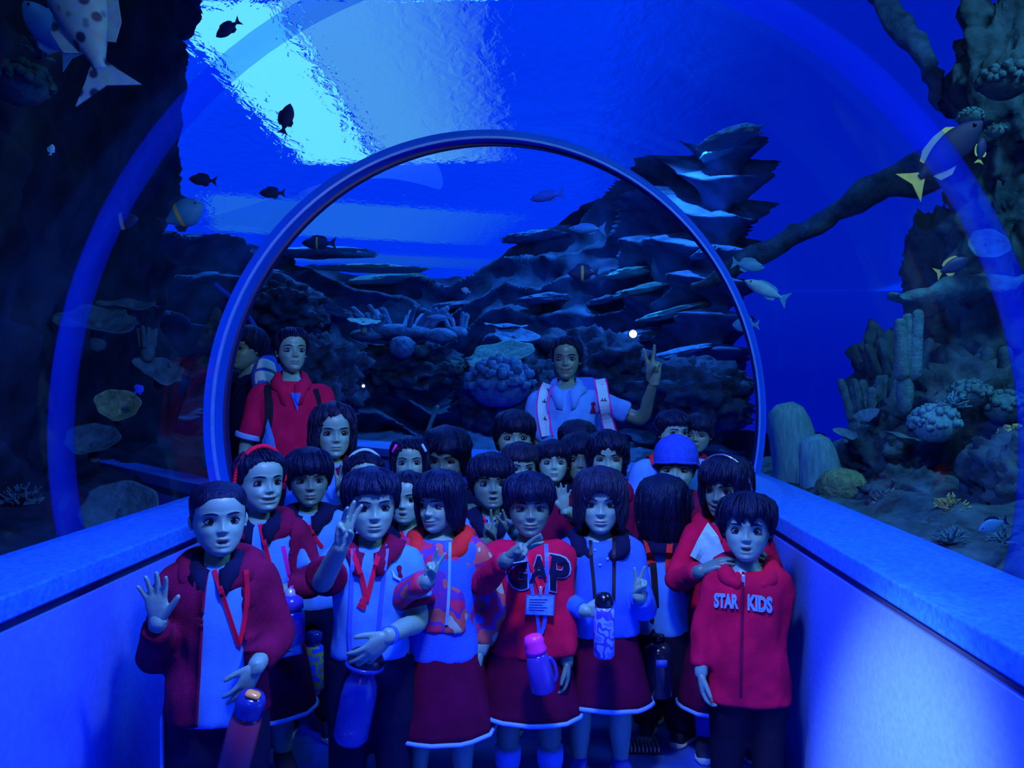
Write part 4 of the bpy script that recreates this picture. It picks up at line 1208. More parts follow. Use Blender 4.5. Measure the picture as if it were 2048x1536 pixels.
def hand_geo(o, f, n, left, L, pose):
    """o wrist, f towards the fingers, n out of the palm; left: thumb on the -cross side"""
    f = np.asarray(f, float); f /= np.linalg.norm(f)
    n = np.asarray(n, float); n = n - f * np.dot(n, f); n /= np.linalg.norm(n)
    s = np.cross(f, n) * (-1 if left else 1)
    o = np.asarray(o, float)
    W_ = lambda a, b, c: o + f * a * L + s * b * L + n * c * L
    g = Geo()
    ps = POSE[pose]
    ang = np.linspace(0, 2 * math.pi, 14, endpoint=False)
    rings = []
    for a, hw, ht, sh in [(-.10, .13, .105, 0), (0, .14, .10, 0), (.12, .19, .105, .01), (.28, .215, .10, .01), (.42, .215, .085, .005), (.50, .20, .07, 0), (.54, .16, .045, 0)]:
        c_, s_ = np.cos(ang), np.sin(ang)
        cx = np.sign(c_) * np.abs(c_) ** .75 * hw + sh; cy = np.sign(s_) * np.abs(s_) ** .85 * ht
        rings.append(o + f * a * L + np.outer(cx, s) * L + np.outer(cy, n) * L)
    loft(rings, g=g)
    def rot(v, ax, d):
        return np.array(Matrix.Rotation(math.radians(d), 3, Vector(ax)) @ Vector(v))
    bases = [(.48, .150), (.515, .052), (.50, -.050), (.455, -.145)]
    lens = [.43, .475, .44, .34]
    rad = [.056, .058, .054, .048]
    for k in range(4):
        fd = f * math.cos(math.radians(ps['sp'][k])) + s * math.sin(math.radians(ps['sp'][k]))
        ax = np.cross(fd, n); ax /= np.linalg.norm(ax)
        b = W_(bases[k][0] - .06, bases[k][1], 0)
        pts = [b - fd * .08 * L, b + fd * .04 * L]; d = fd
        cur = pts[-1]
        for seg, cv in zip((.44, .31, .25), ps['c'][k]):
            d = rot(d, ax, cv)
            cur = cur + d * seg * lens[k] * L
            pts.append(cur)
        r = rad[k] * L
        tube(pts, [r * .95, r * 1.05, r * 1.0, r * .92, r * .74], 9, 4, g=g)
    o1, n1, cv = ps['th']
    d = f * .80 + s * math.sin(math.radians(o1)) * 1.0 + n * math.sin(math.radians(n1)) * .9; d /= np.linalg.norm(d)
    b = W_(.10, .13, .02)
    d2 = d * math.cos(math.radians(cv)) + (f * .6 - s * (1.0 if o1 < 0 else .1)) * math.sin(math.radians(cv)); d2 /= np.linalg.norm(d2)
    p1 = b + d * .20 * L; p2 = p1 + (d * .6 + d2 * .4) * .17 * L; p3 = p2 + d2 * .13 * L
    tube([b - d * .04 * L, b, p1, p2, p3], [.08 * L, .082 * L, .070 * L, .062 * L, .048 * L], 9, 4, g=g)
    return g

def elbow(a, b, L1, L2, bend):
    a, b, bend = np.asarray(a, float), np.asarray(b, float), np.asarray(bend, float)
    ab = b - a; D = np.linalg.norm(ab)
    if D > (L1 + L2) * .995: return (a * L2 + b * L1) / (L1 + L2)
    x = (L1 * L1 - L2 * L2 + D * D) / (2 * D); h = math.sqrt(max(0, L1 * L1 - x * x))
    e = ab / D; w = bend - e * np.dot(bend, e); w /= np.linalg.norm(w) + 1e-9
    return a + e * x + w * h

SX = np.linspace(0, 2 * math.pi, 28, endpoint=False)
def oval(c, right, fwd, hw, hd, z, ex=.82):
    cs, sn = np.cos(SX), np.sin(SX)
    a = np.sign(cs) * np.abs(cs) ** ex * hw; b = np.sign(sn) * np.abs(sn) ** ex * hd
    return np.stack([c[0] + right[0] * a + fwd[0] * b, c[1] + right[1] * a + fwd[1] * b, np.full(len(SX), z)], 1)

class Person: pass

def person(label, px, top, chin, d, yaw=0, pitch=0, roll=0, hair='boy', hairmat=None, skin=None, adult=False,
           face={}, body_yaw=None, top_=dict(kind='polo', mat=None), bottom=dict(kind='trousers', mat=None), shoes='M_SHOE',
           arms={}, fine=True, fat=1.0, shift=(0, 0), seed=0, hat=None, hair_over=None, feet=True):
    skin = skin or SKIN; hairmat = hairmat or M_HAIR
    s = F_PX / d
    hh = (chin - top) / s / (1.02 if hair == 'buzz' else 1.06)
    cpt = np.array(P(px, chin, d))
    zc = cpt[2]
    mid = np.array(P(px, (top + chin) / 2, d))
    by = math.radians(yaw * .35 if body_yaw is None else body_yaw)
    base = np.array([mid[0] + shift[0], mid[1] + shift[1], 0.0])
    # facing: yaw > 0 turns the face towards image right
    toC = math.atan2(CAM.x - mid[0], -(CAM.y - mid[1]))
    R_b = np.array(Matrix.Rotation(by + toC * .5, 3, 'Z'))
    right = R_b @ np.array([1.0, 0, 0]); fwd = R_b @ np.array([0, -1.0, 0])
    t = thing('person', label, 'person', base, 'adults behind the children' if adult else 'children in the crowd')
    pr = Person(); pr.root = t; pr.base = base; pr.zc = zc; pr.s = s; pr.d = d; pr.right = right; pr.fwd = fwd; pr.hh = hh; pr.cloth = []
    # ---- head
    hg, tint, fp = head_geo(face, adult, fine)
    Rh = np.array(Matrix.Rotation(math.radians(yaw) + toC, 3, 'Z') @ Matrix.Rotation(math.radians(pitch), 3, 'X') @ Matrix.Rotation(math.radians(roll), 3, 'Y'))
    hc = mid - Rh @ np.array([0, 0, .5]) * hh
    def H(v): return (np.asarray(v) * hh) @ Rh.T + hc
    pr.H = H
    hg.v = [tuple(q) for q in H(hg.v).tolist()]
    # ---- body under the clothes
    k = .80 if adult else fat
    shz = zc * (.945 if not adult else .948)
    sw = zc * (.136 if not adult else .110)
    bc = base[:2]
    tor = [(.50, .075, .07), (.56, .125, .10), (.60, .130, .104), (.70, .118, .098), (.80, .128, .098), (.89, .132, .090), (.935, .115, .078), (.965, .07, .06), (.985, .05, .05)]
    g = Geo()
    loft([oval(bc, right, fwd, hw * zc * k, hd * zc * k, zf * zc) for zf, hw, hd in tor], g=g)
    nb = H((0, .10, .16)); nr = hh * (.185 if not adult else .20)
    tube([(bc[0], bc[1], zc * .90), (bc[0] * .6 + nb[0] * .4, bc[1] * .6 + nb[1] * .4, zc * .96), nb, H((0, .06, .30))], [nr * 1.15, nr, nr * .95, nr * .9], 14, 4, g=g)
    hipx = zc * .068
    for q in (-1, 1):
        hp = np.array([bc[0], bc[1], 0]) + right * q * hipx
        st = shoes_st = zc * .012
        kn = hp + right * q * st + np.array([0, 0, zc * .31]) + fwd * .004; an = hp + right * q * st * 1.5 + np.array([0, 0, zc * .055])
        tube([hp + np.array([0, 0, zc * .58]), (hp + kn) / 2 + np.array([0, 0, zc * .20]), kn, (kn * .6 + an * .4) - fwd * .008, an], [zc * .078 * k, zc * .070 * k, zc * .050, zc * .049, zc * .030], 12, 4, g=g)
        pr.__dict__['leg%d' % q] = (hp, kn, an)
    upL, loL = zc * .215, zc * .185
    hand_geos = []; sleeves = {}
    for side, q in (('l', -1), ('r', 1)):
        a = arms.get(side, {})
        sh = np.array([bc[0], bc[1], shz - zc * .02]) + right * q * sw * (.92 if not adult else 1)
        if 'sh' in a: sh = np.array(P(a['sh'][0], a['sh'][1], d + (a['sh'][2] if len(a['sh']) > 2 else 0)))
        if 'wr' in a:
            wr = np.array(P(a['wr'][0], a['wr'][1], d + a['wr'][2]))
        else:
            wr = sh + right * q * zc * .06 + np.array([0, 0, -(upL + loL) * .985]) + fwd * zc * .03
        if 'el' in a:
            el = np.array(P(a['el'][0], a['el'][1], d + a['el'][2]))
        else:
            bend = IV(*a['bend']) if 'bend' in a else (right * q * .7 + np.array([0, 0, -.5]) - fwd * .3)
            el = elbow(sh, wr, upL, loL, np.array(bend))
        f = np.array(IV(*a['f'])) if 'f' in a else (wr - el)
        n = np.array(IV(*a['n'])) if 'n' in a else -right * q
        L = hh * (a.get('L', .60 if not adult else .80))
        r1, r2, r3 = zc * .042, zc * .037, zc * .029
        if adult: r1, r2, r3 = zc * .031, zc * .026, zc * .019
        if top_['kind'] != 'polo': r1, r2 = r1 * .78, r2 * .78
        tube([sh - right * q * .02, (sh + el) / 2, el, (el + wr) / 2, wr, wr + f / np.linalg.norm(f) * L * .06], [r1, r1 * .95, r2, r2 * .95, r3, r3 * .9], 12, 4, g=g)
        vis = a.get('hand', True)
        hgm = hand_geo(wr, f, n, q > 0, L, a.get('pose', 'relax'))
        hand_geos.append(remesh(hgm, L * (.026 if (fine and 'pose' in a) else .042), 2, .4))
        sleeves[side] = (sh, el, wr, q)
    body = remesh(g, zc * (.013 if fine else .018), 3, .5)
    nb_ = len(body.v)
    for hgm in hand_geos: body.join(hgm)
    nh = len(body.v)
    body.join(hg)
    ob = link('body', body, skin, t, base)
    ca = ob.data.color_attributes.new('tint', 'FLOAT_COLOR', 'POINT')
    full = np.zeros((len(ob.data.vertices), 4)); full[:, 3] = 1
    if len(full) == nh + len(tint): full[nh:] = tint
    ca.data.foreach_set('color', full.ravel().astype(np.float32))
    pr.bodygeo = body
    # ---- eyes, brows, hair
    if not face.get('none'):
        for q in (-1, 1):
            eg = eye_geo(fp, q, face.get('eye', 1.0), face.get('gaze', (0, 0)))
            eg.v = [tuple(x) for x in H(eg.v).tolist()]
            link('eye', eg, [M_EYE, M_IRIS, M_LASH], t, base)
            bg = brow_geo(fp, q, face.get('brow', 0)); bg.v = [tuple(x) for x in H(bg.v).tolist()]
            link('eyebrow', bg, hairmat, t, base)
        if face.get('mouth') in ('grin', 'open'):
            op = .012 if face['mouth'] == 'grin' else .016
            tg = Geo()
            for kx in range(-3, 4):
                x = kx * .022; z = (.218 if face['mouth'] == 'grin' else .200) + (.55 * x * x if face['mouth'] == 'grin' else 0) + op
                box((x, surf_y(fp, x, z) + .004, z), (.020, .014, .020 if face['mouth'] == 'grin' else .014), tg, bev=.003)
            tg.v = [tuple(x) for x in H(tg.v).tolist()]
            link('teeth', tg, M_TEETH, t, base)
    st = dict(HS[hair]) if isinstance(hair, str) else dict(hair)
    if hair_over: st.update(hair_over)
    hr = hair_geo(st, adult, seed, fine); hr.v = [tuple(x) for x in H(hr.v).tolist()]
    link('hair', hr, hairmat, t, base)
    pr.headgeo = hr
    # ---- upper clothes
    def garment(name, m, ease, zhem, sleeve, sl_ease=.010, open_front=None, amp=.004, flare=0.0, neck=.975, solid=0, cuff=None, vox=None, only=None):
        gg = Geo()
        sec = []
        for zf in np.linspace(zhem, neck, 15):
            hw = np.interp(zf, [q[0] for q in tor], [q[1] for q in tor]) * zc * k; hd = np.interp(zf, [q[0] for q in tor], [q[2] for q in tor]) * zc * k
            if zf < .62: hw = max(hw, .130 * zc * k); hd = max(hd, .104 * zc * k)
            fl = flare * max(0, (.80 - zf))
            e = ease * (1 if zf < .93 else max(.3, (1 - (zf - .93) * 12)))
            sec.append(oval(bc, right, fwd, hw + e + fl, hd + e + fl * .8, zf * zc))
        loft(sec, g=gg)
        for side in ('l', 'r'):
            sh, el, wr, q = sleeves[side]
            if only and side not in only: continue
            r1, r2, r3 = (zc * .042, zc * .037, zc * .029) if not adult else (zc * .031, zc * .026, zc * .019)
            shi = np.array([bc[0], bc[1], shz - zc * .03]) + right * q * sw * .55
            if sleeve == 'long':
                wv = wr + (el - wr) * .10
                tube([shi, sh, (sh + el) / 2, el, (el + wv) / 2, wv], [r1 * 1.2 + sl_ease, r1 * 1.1 + sl_ease, r1 + sl_ease, r2 + sl_ease * 1.1, r2 * .95 + sl_ease, r3 * 1.1 + sl_ease * .8], 14, 4, g=gg, round_ends=False)
            elif sleeve == 'short':
                e2 = sh + (el - sh) * .72
                tube([shi, sh, (sh + e2) / 2, e2], [r1 * 1.2 + sl_ease, r1 * 1.15 + sl_ease, r1 * 1.1 + sl_ease * 1.6, r1 * 1.1 + sl_ease * 2.2], 14, 4, g=gg, round_ends=False)
        gg = remesh(gg, vox or zc * (.0125 if fine else .018), 4, .5)
        wrinkle(gg, amp, 13, seed + len(name))
        if open_front:
            v = np.asarray(gg.v); rel = v - np.array([bc[0], bc[1], 0])
            lx = rel @ right; lf = rel @ fwd; zf = v[:, 2] / zc
            half = np.interp(zf, [open_front[0], 1.0], [open_front[1] * zc, open_front[2] * zc])
            cen = open_front[3] * zc if len(open_front) > 3 else 0
            cut = (np.abs(lx - cen) < half) & (lf > 0.01)
            keep = [i for i, f_ in enumerate(gg.f) if not any(cut[j] for j in f_)]
            gg.f = [gg.f[i] for i in keep]; gg.m = [0] * len(gg.f)
            vx = (vox or zc * .0125) * 1.6
            used = set(i for f_ in gg.f for i in f_)
            for i in used:
                dx = lx[i] - cen
                if lf[i] > 0.01 and half[i] - 1e-6 <= abs(dx) < half[i] + vx:
                    v[i] += right * (math.copysign(half[i], dx) - dx)
            gg.v = [tuple(q) for q in v.tolist()]
        o = link(name, gg, m, t, base, solid=solid)
        pr.cloth.append(gg)
        return gg, o
    def cuff_ring(name, m, side, frac, rad, w=.012):
        sh, el, wr, q = sleeves[side]
        a, b, fr_ = (sh, el, frac) if frac <= 1 else (el, wr, frac - 1)
        c = a + (b - a) * fr_; dd = (b - a) / np.linalg.norm(b - a)
        R = basis(dd)
        prof = [(rad * .8, -w), (rad, -w), (rad * 1.03, -w * .5), (rad * 1.03, w * .5), (rad, w), (rad * .8, w)]
        gg = revolve(prof, 20, c, R); link(name, gg, m, t, base); pr.cloth.append(gg)
    def collar(m, zf=.965, w=.075, hgt=.055, name='collar'):
        n0 = 26; an = np.linspace(.22, 2 * math.pi - .22, n0)
        cz = zc * zf
        cx, cy = bc[0] * .55 + nb[0] * .45, bc[1] * .55 + nb[1] * .45
        inn, out, pts = [], [], []
        for a_ in an:
            dr = fwd * math.cos(a_) + right * math.sin(a_)
            fall = .03 * zc * max(0, math.cos(a_))
            inn.append(np.array([cx, cy, cz + hgt * zc * .8]) + dr * nr * 1.12 - np.array([0, 0, fall * 1.6]))
            out.append(np.array([cx, cy, cz - hgt * zc * .15]) + dr * (nr * 1.12 + w * zc) - np.array([0, 0, fall * (2.4 if abs(math.sin(a_)) < .5 else 1.2)]))
        top_r = [(i + o) / 2 + np.array([0, 0, .018 * zc]) for i, o in zip(inn, out)]
        mid_r = [(i * .45 + o * .55) + np.array([0, 0, .006 * zc]) for i, o in zip(top_r, out)]
        bv = bvh_of(*pr.cloth)
        def seat(q, lift):
            h = bv.find_nearest(Vector(q))
            if h[0] is None: return q
            s_ = (Vector(q) - h[0]).dot(h[1])
            return np.array(h[0] + h[1] * lift) if s_ < lift else q
        mid_r = [seat(q, .011) for q in mid_r]; out = [seat(q, .009) for q in out]
        top_r = [seat(q, .013) for q in top_r]
        gg = Geo().add(np.concatenate([inn, top_r, mid_r, out]), grid_faces(n0, 4))
        link(name, gg, m, t, base, solid=.005); pr.cloth.append(gg)
    def hood(m, name='hood'):
        pts = []
        for a_ in np.linspace(.55, 2 * math.pi - .55, 13):
            dr = fwd * math.cos(a_) + right * math.sin(a_)
            bk = max(0, -math.cos(a_))
            pts.append(np.array([bc[0], bc[1], zc * (.962 + .012 * bk)]) + dr * (nr * 1.15 + .040 * zc + .05 * zc * bk) - np.array([0, 0, .05 * zc * max(0, math.cos(a_))]))
        gg = tube(pts, [.022 * zc] + [.038 * zc] * 11 + [.022 * zc], 10, 4)
        wrinkle(gg, .006, 18, seed); link(name, gg, m, t, base); pr.cloth.append(gg)
    def zipper(m, z0=.60, z1=.94, w=.006, name='zipper', x=0.0):
        bv = bvh_of(*pr.cloth); pts = []
        for zf in np.linspace(z0, z1, 12):
            o_ = Vector((bc[0], bc[1], zf * zc)) + Vector(right) * x * zc + Vector(fwd) * .6
            hit = bv.ray_cast(o_, -Vector(fwd))
            if hit[0] is not None: pts.append(np.array(hit[0]) + fwd * .003)
        if len(pts) > 2: link(name, tube(pts, w, 6, 1, g=None), m, t, base)
    pr.collar, pr.hood, pr.zipper, pr.garment, pr.cuff_ring, pr.sleeves, pr.bc, pr.nr = collar, hood, zipper, garment, cuff_ring, sleeves, bc, nr
    kd = top_['kind']
    zh = top_.get('hem', .50)
    if 'under' in top_: garment('shirt', top_['under'][0], .010, top_['under'][1], 'short', .0, amp=.003, flare=.03)
    if kd == 'polo':
        garment('shirt', top_['mat'], .010, zh, 'short', .008 if not adult else .006, amp=.008)
        collar(top_.get('collar', top_['mat']), w=.034 if adult else .07)
        if 'cuff' in top_:
            for sd in ('l', 'r'): cuff_ring('sleeve_trim', top_['cuff'], sd, .72, zc * ((.036 if adult else .050)) + .018, .010 if not adult else .013)
    elif kd == 'hoodie':
        garment('hoodie', top_['mat'], .014, zh, 'long', .010, amp=.013, flare=top_.get('flare', .05))
        if top_.get('hood', True): hood(top_.get('hoodmat', top_['mat']))
    elif kd == 'jacket':
        garment('shirt', top_.get('shirt', C_WHITE), .008, top_.get('shem', .50), 'short', .002, amp=.003)
        collar(top_.get('collar', C_NAVY), w=.045)
        garment('jacket', top_['mat'], .018, zh, 'long', .013, open_front=top_.get('open', (.5, .07, .05)), amp=.012, flare=.03, solid=.008)
        if top_.get('hood', True): hood(top_.get('hoodmat', top_['mat']))
    # ---- lower clothes
    bk_ = bottom['kind']
    if bk_ == 'skirt':
        z0, z1 = .66, bottom.get('hem', .30)
        rings = []
        for tt in np.linspace(0, 1, 14):
            zf = z0 + (z1 - z0) * tt
            hw = (.112 + .090 * tt ** .8) * zc * k + .008; hd = (.090 + .078 * tt) * zc * k + .008
            r = oval(bc, right, fwd, hw, hd, zf * zc, .9)
            ph = np.arange(len(SX)); rel = r - np.array([bc[0], bc[1], 0]); rel[:, :2] *= (1 + .02 * tt * np.sin(ph * 2.4 + seed))[:, None]
            rr_ = rel + np.array([bc[0], bc[1], 0]); rr_[:, 2] += .012 * zc * tt * np.sin(SX + seed)
            rings.append(rr_)
        sk = loft(rings, False, False)
        link('skirt', sk, bottom['mat'], t, base, solid=.006); pr.cloth.append(sk)
        hemp = list(rings[-1]) + [rings[-1][0]]
        tr = tube(hemp, .0075, 6, 1, round_ends=False); link('skirt_trim', tr, C_TRIM, t, base)
    elif bk_ in ('trousers', 'shorts'):
        gg = Geo()
        loft([oval(bc, right, fwd, .134 * zc * k, .108 * zc * k, zf * zc) for zf in (.50, .56, .62, .67)], g=gg)
        for q in (-1, 1):
            hp, kn, an = pr.__dict__['leg%d' % q]
            e = .014
            pts = [hp + np.array([0, 0, zc * .57]), (hp + kn) / 2 + np.array([0, 0, zc * .20]), kn, an + np.array([0, 0, .02 * zc])]
            tube(pts, [zc * .080 * k + e * .6, zc * .072 * k + e, zc * .058 + e, zc * .046 + e], 14, 4, g=gg, round_ends=False)
        gg = remesh(gg, zc * (.015 if fine else .020), 3, .5); wrinkle(gg, .004, 12, seed + 5)
        link('trousers', gg, bottom['mat'], t, base); pr.cloth.append(gg)
        if bottom.get('stripe'):
            hp, kn, an = pr.__dict__['leg-1']
            pts = [hp - right * (zc * .078 + .012) + np.array([0, 0, zc * zf_]) + fwd * .03 for zf_ in (.50, .40, .30, .18, .08)]
            link('side_stripe', tube(pts, .016, 8, 3, flat=(right, .35)), bottom['stripe'], t, base)
    if bottom.get('socks'):
        for q in (-1, 1):
            hp, kn, an = pr.__dict__['leg%d' % q]
            zs = bottom.get('sockz', .22)
            upp = kn + (an - kn) * ((.31 - zs) / .255)
            gg = tube([upp, (upp + an) / 2 - fwd * .004, an], [zc * .053, zc * .052, zc * .036], 14, 4, round_ends=False); link('sock', gg, bottom['socks'], t, base)
    if bottom.get('leggings'):
        for q in (-1, 1):
            hp, kn, an = pr.__dict__['leg%d' % q]
            gg = tube([hp + np.array([0, 0, zc * .5]), (hp + kn) / 2 + np.array([0, 0, zc * .20]), kn, (kn * .6 + an * .4) - fwd * .008, an], [zc * .080, zc * .075, zc * .058, zc * .056, zc * .040], 14, 4); wrinkle(gg, .004, 16, seed)
            link('leggings_leg', gg, bottom['leggings'], t, base)
    # ---- shoes
    if feet:
        mm = globals()[shoes] if isinstance(shoes, str) else shoes
        for q in (-1, 1):
            hp, kn, an = pr.__dict__['leg%d' % q]
            L = zc * .20; wd = zc * .040
            dr = fwd + right * q * .18; dr /= np.linalg.norm(dr); sd = np.array([-dr[1], dr[0], 0])
            o_ = np.array([an[0], an[1], 0]) - dr * L * .28
            def shoe_ring(y, hw, z0, z1, n_=14):
                a_ = np.linspace(0, 2 * math.pi, n_, endpoint=False)
                cs, sn = np.cos(a_), np.sin(a_)
                return o_ + dr * y * L + np.outer(np.sign(cs) * np.abs(cs) ** .8 * hw * wd, sd) + np.outer((z0 + z1) / 2 + np.sign(sn) * np.abs(sn) ** .7 * (z1 - z0) / 2, [0, 0, 1.0])
            sz = zc * .022
            up = loft([shoe_ring(y, w_, sz * .6, sz + hgt * zc) for y, w_, hgt in [(0.0, .45, .03), (.05, .75, .062), (.16, .85, .075), (.30, .85, .072), (.45, .92, .055), (.62, 1.0, .040), (.80, .98, .030), (.93, .75, .022), (1.0, .35, .010)]])
            so = link('shoe', up, mm, t, base)
            sl = loft([shoe_ring(y, w_, 0.0, sz + (.010 * zc if y > .9 or y < .05 else 0)) for y, w_ in [(-.02, .45), (.03, .82), (.16, .95), (.35, .90), (.5, .98), (.65, 1.10), (.82, 1.05), (.95, .80), (1.03, .40)]])
            link('sole', sl, M_SOLE, so, base)
    if hat == 'beanie':
        bs = dict(strands=0, line=[(0, .66), (60, .62), (90, .52), (180, .40)], th=.085, ridge=.004, jag=.0, taper=0)
        bg = hair_geo(bs, adult, seed, True)
        v = np.asarray(bg.v); v[:, 2] = np.where(v[:, 2] > .8, .8 + (v[:, 2] - .8) * 1.35, v[:, 2]); bg.v = [tuple(x) for x in H(v).tolist()]
        hb = link('beanie', bg, C_BEANIE, t, base)
        pts = []
        for a_ in np.linspace(0, 2 * math.pi, 25):
            z = np.interp(math.degrees(min(a_, 2 * math.pi - a_)), [0, 60, 90, 180], [.66, .62, .52, .40])
            q = head_surface(np.array([a_]), np.array([z]), adult, .088)[0]; pts.append(H(q))
        link('beanie_brim', tube(pts, .030 * hh, 8, 2, round_ends=False), C_BEANIE, t, base)
        dots = Geo()
        for a_ in (-.5, -.2, .15, .45):
            q = np.array([.22 * math.sin(a_), -.17 * math.cos(a_), 1.10]); ellipsoid(H(q), (.018 * hh,) * 3, 6, 5, g=dots)
        link('beanie_beads', dots, C_REDBAND, t, base)
    return pr

def headband(pr, m, r=.022, z0=.93, y=-.10, k=.07, name='headband', braid=0, zlow=.48, adult=False):
    pts = []
    for a_ in np.linspace(-1, 1, 33):
        an = a_ * math.pi * .5
        zz = zlow + (z0 + .13 - zlow) * math.cos(an)
        w = .36 + k
        pts.append((w * math.sin(an) * 1.02, y + .12 * abs(a_) ** 2, zz))
    if not braid:
        g = tube(pr.H(pts), r * pr.hh, 8, 2)
    else:
        g = Geo(); P_ = spline(pts, 3)
        for ph in (0, 2.1, 4.2):
            q = []
            for i, p_ in enumerate(P_):
                f_ = i * .75 + ph
                q.append(np.asarray(p_) + np.array([0, math.cos(f_) * r * .7, 0]) + np.asarray([p_[0] * .3, 0, .3]) * math.sin(f_) * r * .8)
            tube(pr.H(q), r * .62 * pr.hh, 6, 1, g=g)
    return link(name, g, m, pr.root, pr.base)

# ------------------------------------------------------------ projecting flat trim on cloth
def on_cloth(pr, px, py, lift=.006, default=-.02, extra=None):
    bv = pr.__dict__.get('_bv')
    if bv is None:
        bv = bvh_of(*(pr.cloth)); pr._bv = bv
    o = CAM; dr = (P(px, py, 1.0) - CAM).normalized()
    h = bv.ray_cast(o, dr)
    if h[0] is None:
        return np.array(P(px, py, pr.d + default)), np.array(-dr)
    n = h[1]
    if n.dot(dr) > 0: n = -n
    return np.array(h[0]) - np.array(dr) * lift, np.array(n)

def ribbon(pr, pts, w_px, m, name, parent=None, base=None, lift=.007, th=.003, per=6):
    """flat strap following photograph pixels over the clothes"""
    q = spline([np.array(p, float) for p in pts], per)
    L_, R_ = [], []
    pos = [on_cloth(pr, p[0], p[1], lift)[0] for p in q]
    dep = np.array([(Vector(a) - CAM).dot(C_F) for a in pos])
    for _ in range(3):
        dd = dep.copy(); dd[1:-1] = np.minimum(dep[1:-1], (dep[:-2] + dep[1:-1] + dep[2:]) / 3); dep = dd
    rings = []
    for i, p in enumerate(q):
        a = q[min(i + 1, len(q) - 1)] - q[max(i - 1, 0)]; a = a[:2] / (np.linalg.norm(a[:2]) + 1e-9)
        nx, ny = -a[1] * w_px / 2, a[0] * w_px / 2
        d_ = dep[i]
        A, B = np.array(P(p[0] + nx, p[1] + ny, d_)), np.array(P(p[0] - nx, p[1] - ny, d_))
        f_ = np.array(C_F) * th
        rings.append(np.stack([A, B, B + f_, A + f_]))
    g = loft(rings)
    return link(name, g, m, parent or pr.root, pr.base if base is None else base, smooth=False)

def text_on(pr, txt, box_px, m, name, bold=.0, lift=.006, skew=0.0, slant=0.0):
    """letters fitted in a pixel box (x0, y0, x1, y1) and laid on the cloth"""
    cu = bpy.data.curves.new('t', 'FONT'); cu.body = txt; cu.offset = bold; cu.resolution_u = 3; cu.fill_mode = 'FRONT'
    o = bpy.data.objects.new('t', cu); COL.objects.link(o)
    dg = bpy.context.evaluated_depsgraph_get(); me = o.evaluated_get(dg).to_mesh()
    bm = bmesh.new(); bm.from_mesh(me)
    o.evaluated_get(dg).to_mesh_clear(); bpy.data.objects.remove(o); bpy.data.curves.remove(cu)
    bmesh.ops.triangulate(bm, faces=bm.faces[:])
    v = np.array([q.co[:] for q in bm.verts]); f = [tuple(x.index for x in q.verts) for q in bm.faces]; bm.free()
    mn, mx = v.min(0), v.max(0)
    u = (v[:, :2] - mn[:2]) / (mx[:2] - mn[:2])
    x0, y0, x1, y1 = box_px
    out = []
    for a, b in u:
        px = x0 + (x1 - x0) * a + slant * (b - .5); py = y1 + (y0 - y1) * b + skew * (a - .5)
        out.append(on_cloth(pr, px, py, lift)[0])
    g = Geo().add(out, f)
    return link(name, g, m, pr.root, pr.base, smooth=False, solid=.002)

def poly_on(pr, pts, m, name, lift=.006, solid=.002):
    bm = bmesh.new(); vs = [bm.verts.new((p[0], p[1], 0)) for p in pts]; f = bm.faces.new(vs)
    bmesh.ops.triangulate(bm, faces=[f])
    if len(bm.verts) < 40: bmesh.ops.subdivide_edges(bm, edges=bm.edges[:], cuts=2, use_grid_fill=True); bmesh.ops.triangulate(bm, faces=bm.faces[:])
    bm.verts.index_update()
    v = [q.co[:] for q in bm.verts]; ff = [tuple(x.index for x in q.verts) for q in bm.faces]; bm.free()
    g = Geo().add([on_cloth(pr, a, b, lift)[0] for a, b, _ in v], ff)
    return link(name, g, m, pr.root, pr.base, smooth=False, solid=solid)
# ---------------------------------------------------------------- the cast
A = {}
DN = dict
# front row
A['waver'] = person('small boy with cropped hair in open maroon fleece jacket waving one hand', 437, 962, 1109, 2.20, yaw=8, pitch=-3, hair='buzz',
    face=dict(mouth='open', eye=1.1), top_=dict(kind='jacket', mat=C_MAROON, hem=.50, shem=.487, open=(.42, .085, .055, .03), collar=C_NAVY, shirt=C_WHITE),
    bottom=dict(kind='trousers', mat=C_NAVY, stripe=C_TRIM), seed=1,
    arms=dict(l=dict(el=(306, 1318, -.03), wr=(316, 1242, -.20), f=(-.05, 1, .12), n=(.1, -.1, 1), pose='open', L=.66),
              r=dict(el=(552, 1268, -.01), wr=(513, 1332, -.16), f=(-.45, -.85, .15), n=(-.6, .1, -.6), pose='drape', L=.62)))
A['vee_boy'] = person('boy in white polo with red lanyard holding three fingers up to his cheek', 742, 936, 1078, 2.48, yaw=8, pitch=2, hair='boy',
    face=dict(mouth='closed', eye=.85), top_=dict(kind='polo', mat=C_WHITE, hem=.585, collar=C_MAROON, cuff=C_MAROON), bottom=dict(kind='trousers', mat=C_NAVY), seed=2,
    arms=dict(l=dict(el=(645, 1165, -.16), wr=(682, 1092, -.26), f=(.22, .95, .15), n=(.75, -.1, .65), pose='three', L=.66),
              r=dict(el=(838, 1240, -.02), wr=(776, 1272, -.26), f=(-.74, -.66, .12), n=(-.3, .2, -.8), pose='drape', L=.66)))
A['patch_girl'] = person('girl with bob hair in patchwork zip jacket looking aside and making a V sign', 880, 941, 1062, 2.58, yaw=-32, pitch=6, hair='bob',
    face=dict(mouth='smile', eye=.75, gaze=(-.02, -.005)), body_yaw=-6, top_=dict(kind='hoodie', mat=C_MULTI, hem=.645, under=(C_BLUE, .535), hood=True, hoodmat=C_ORANGE), bottom=dict(kind='skirt', mat=C_SKIRT, hem=.281), seed=3,
    arms=dict(l=dict(wr=(856, 1160, -.22), bend=(-.6, -.8, 0), f=(.30, .95, .1), n=(.5, 0, .8), pose='vee', L=.56),
              r=dict(wr=(962, 1300, -.02), f=(-.1, -1, .05), pose='relax')))
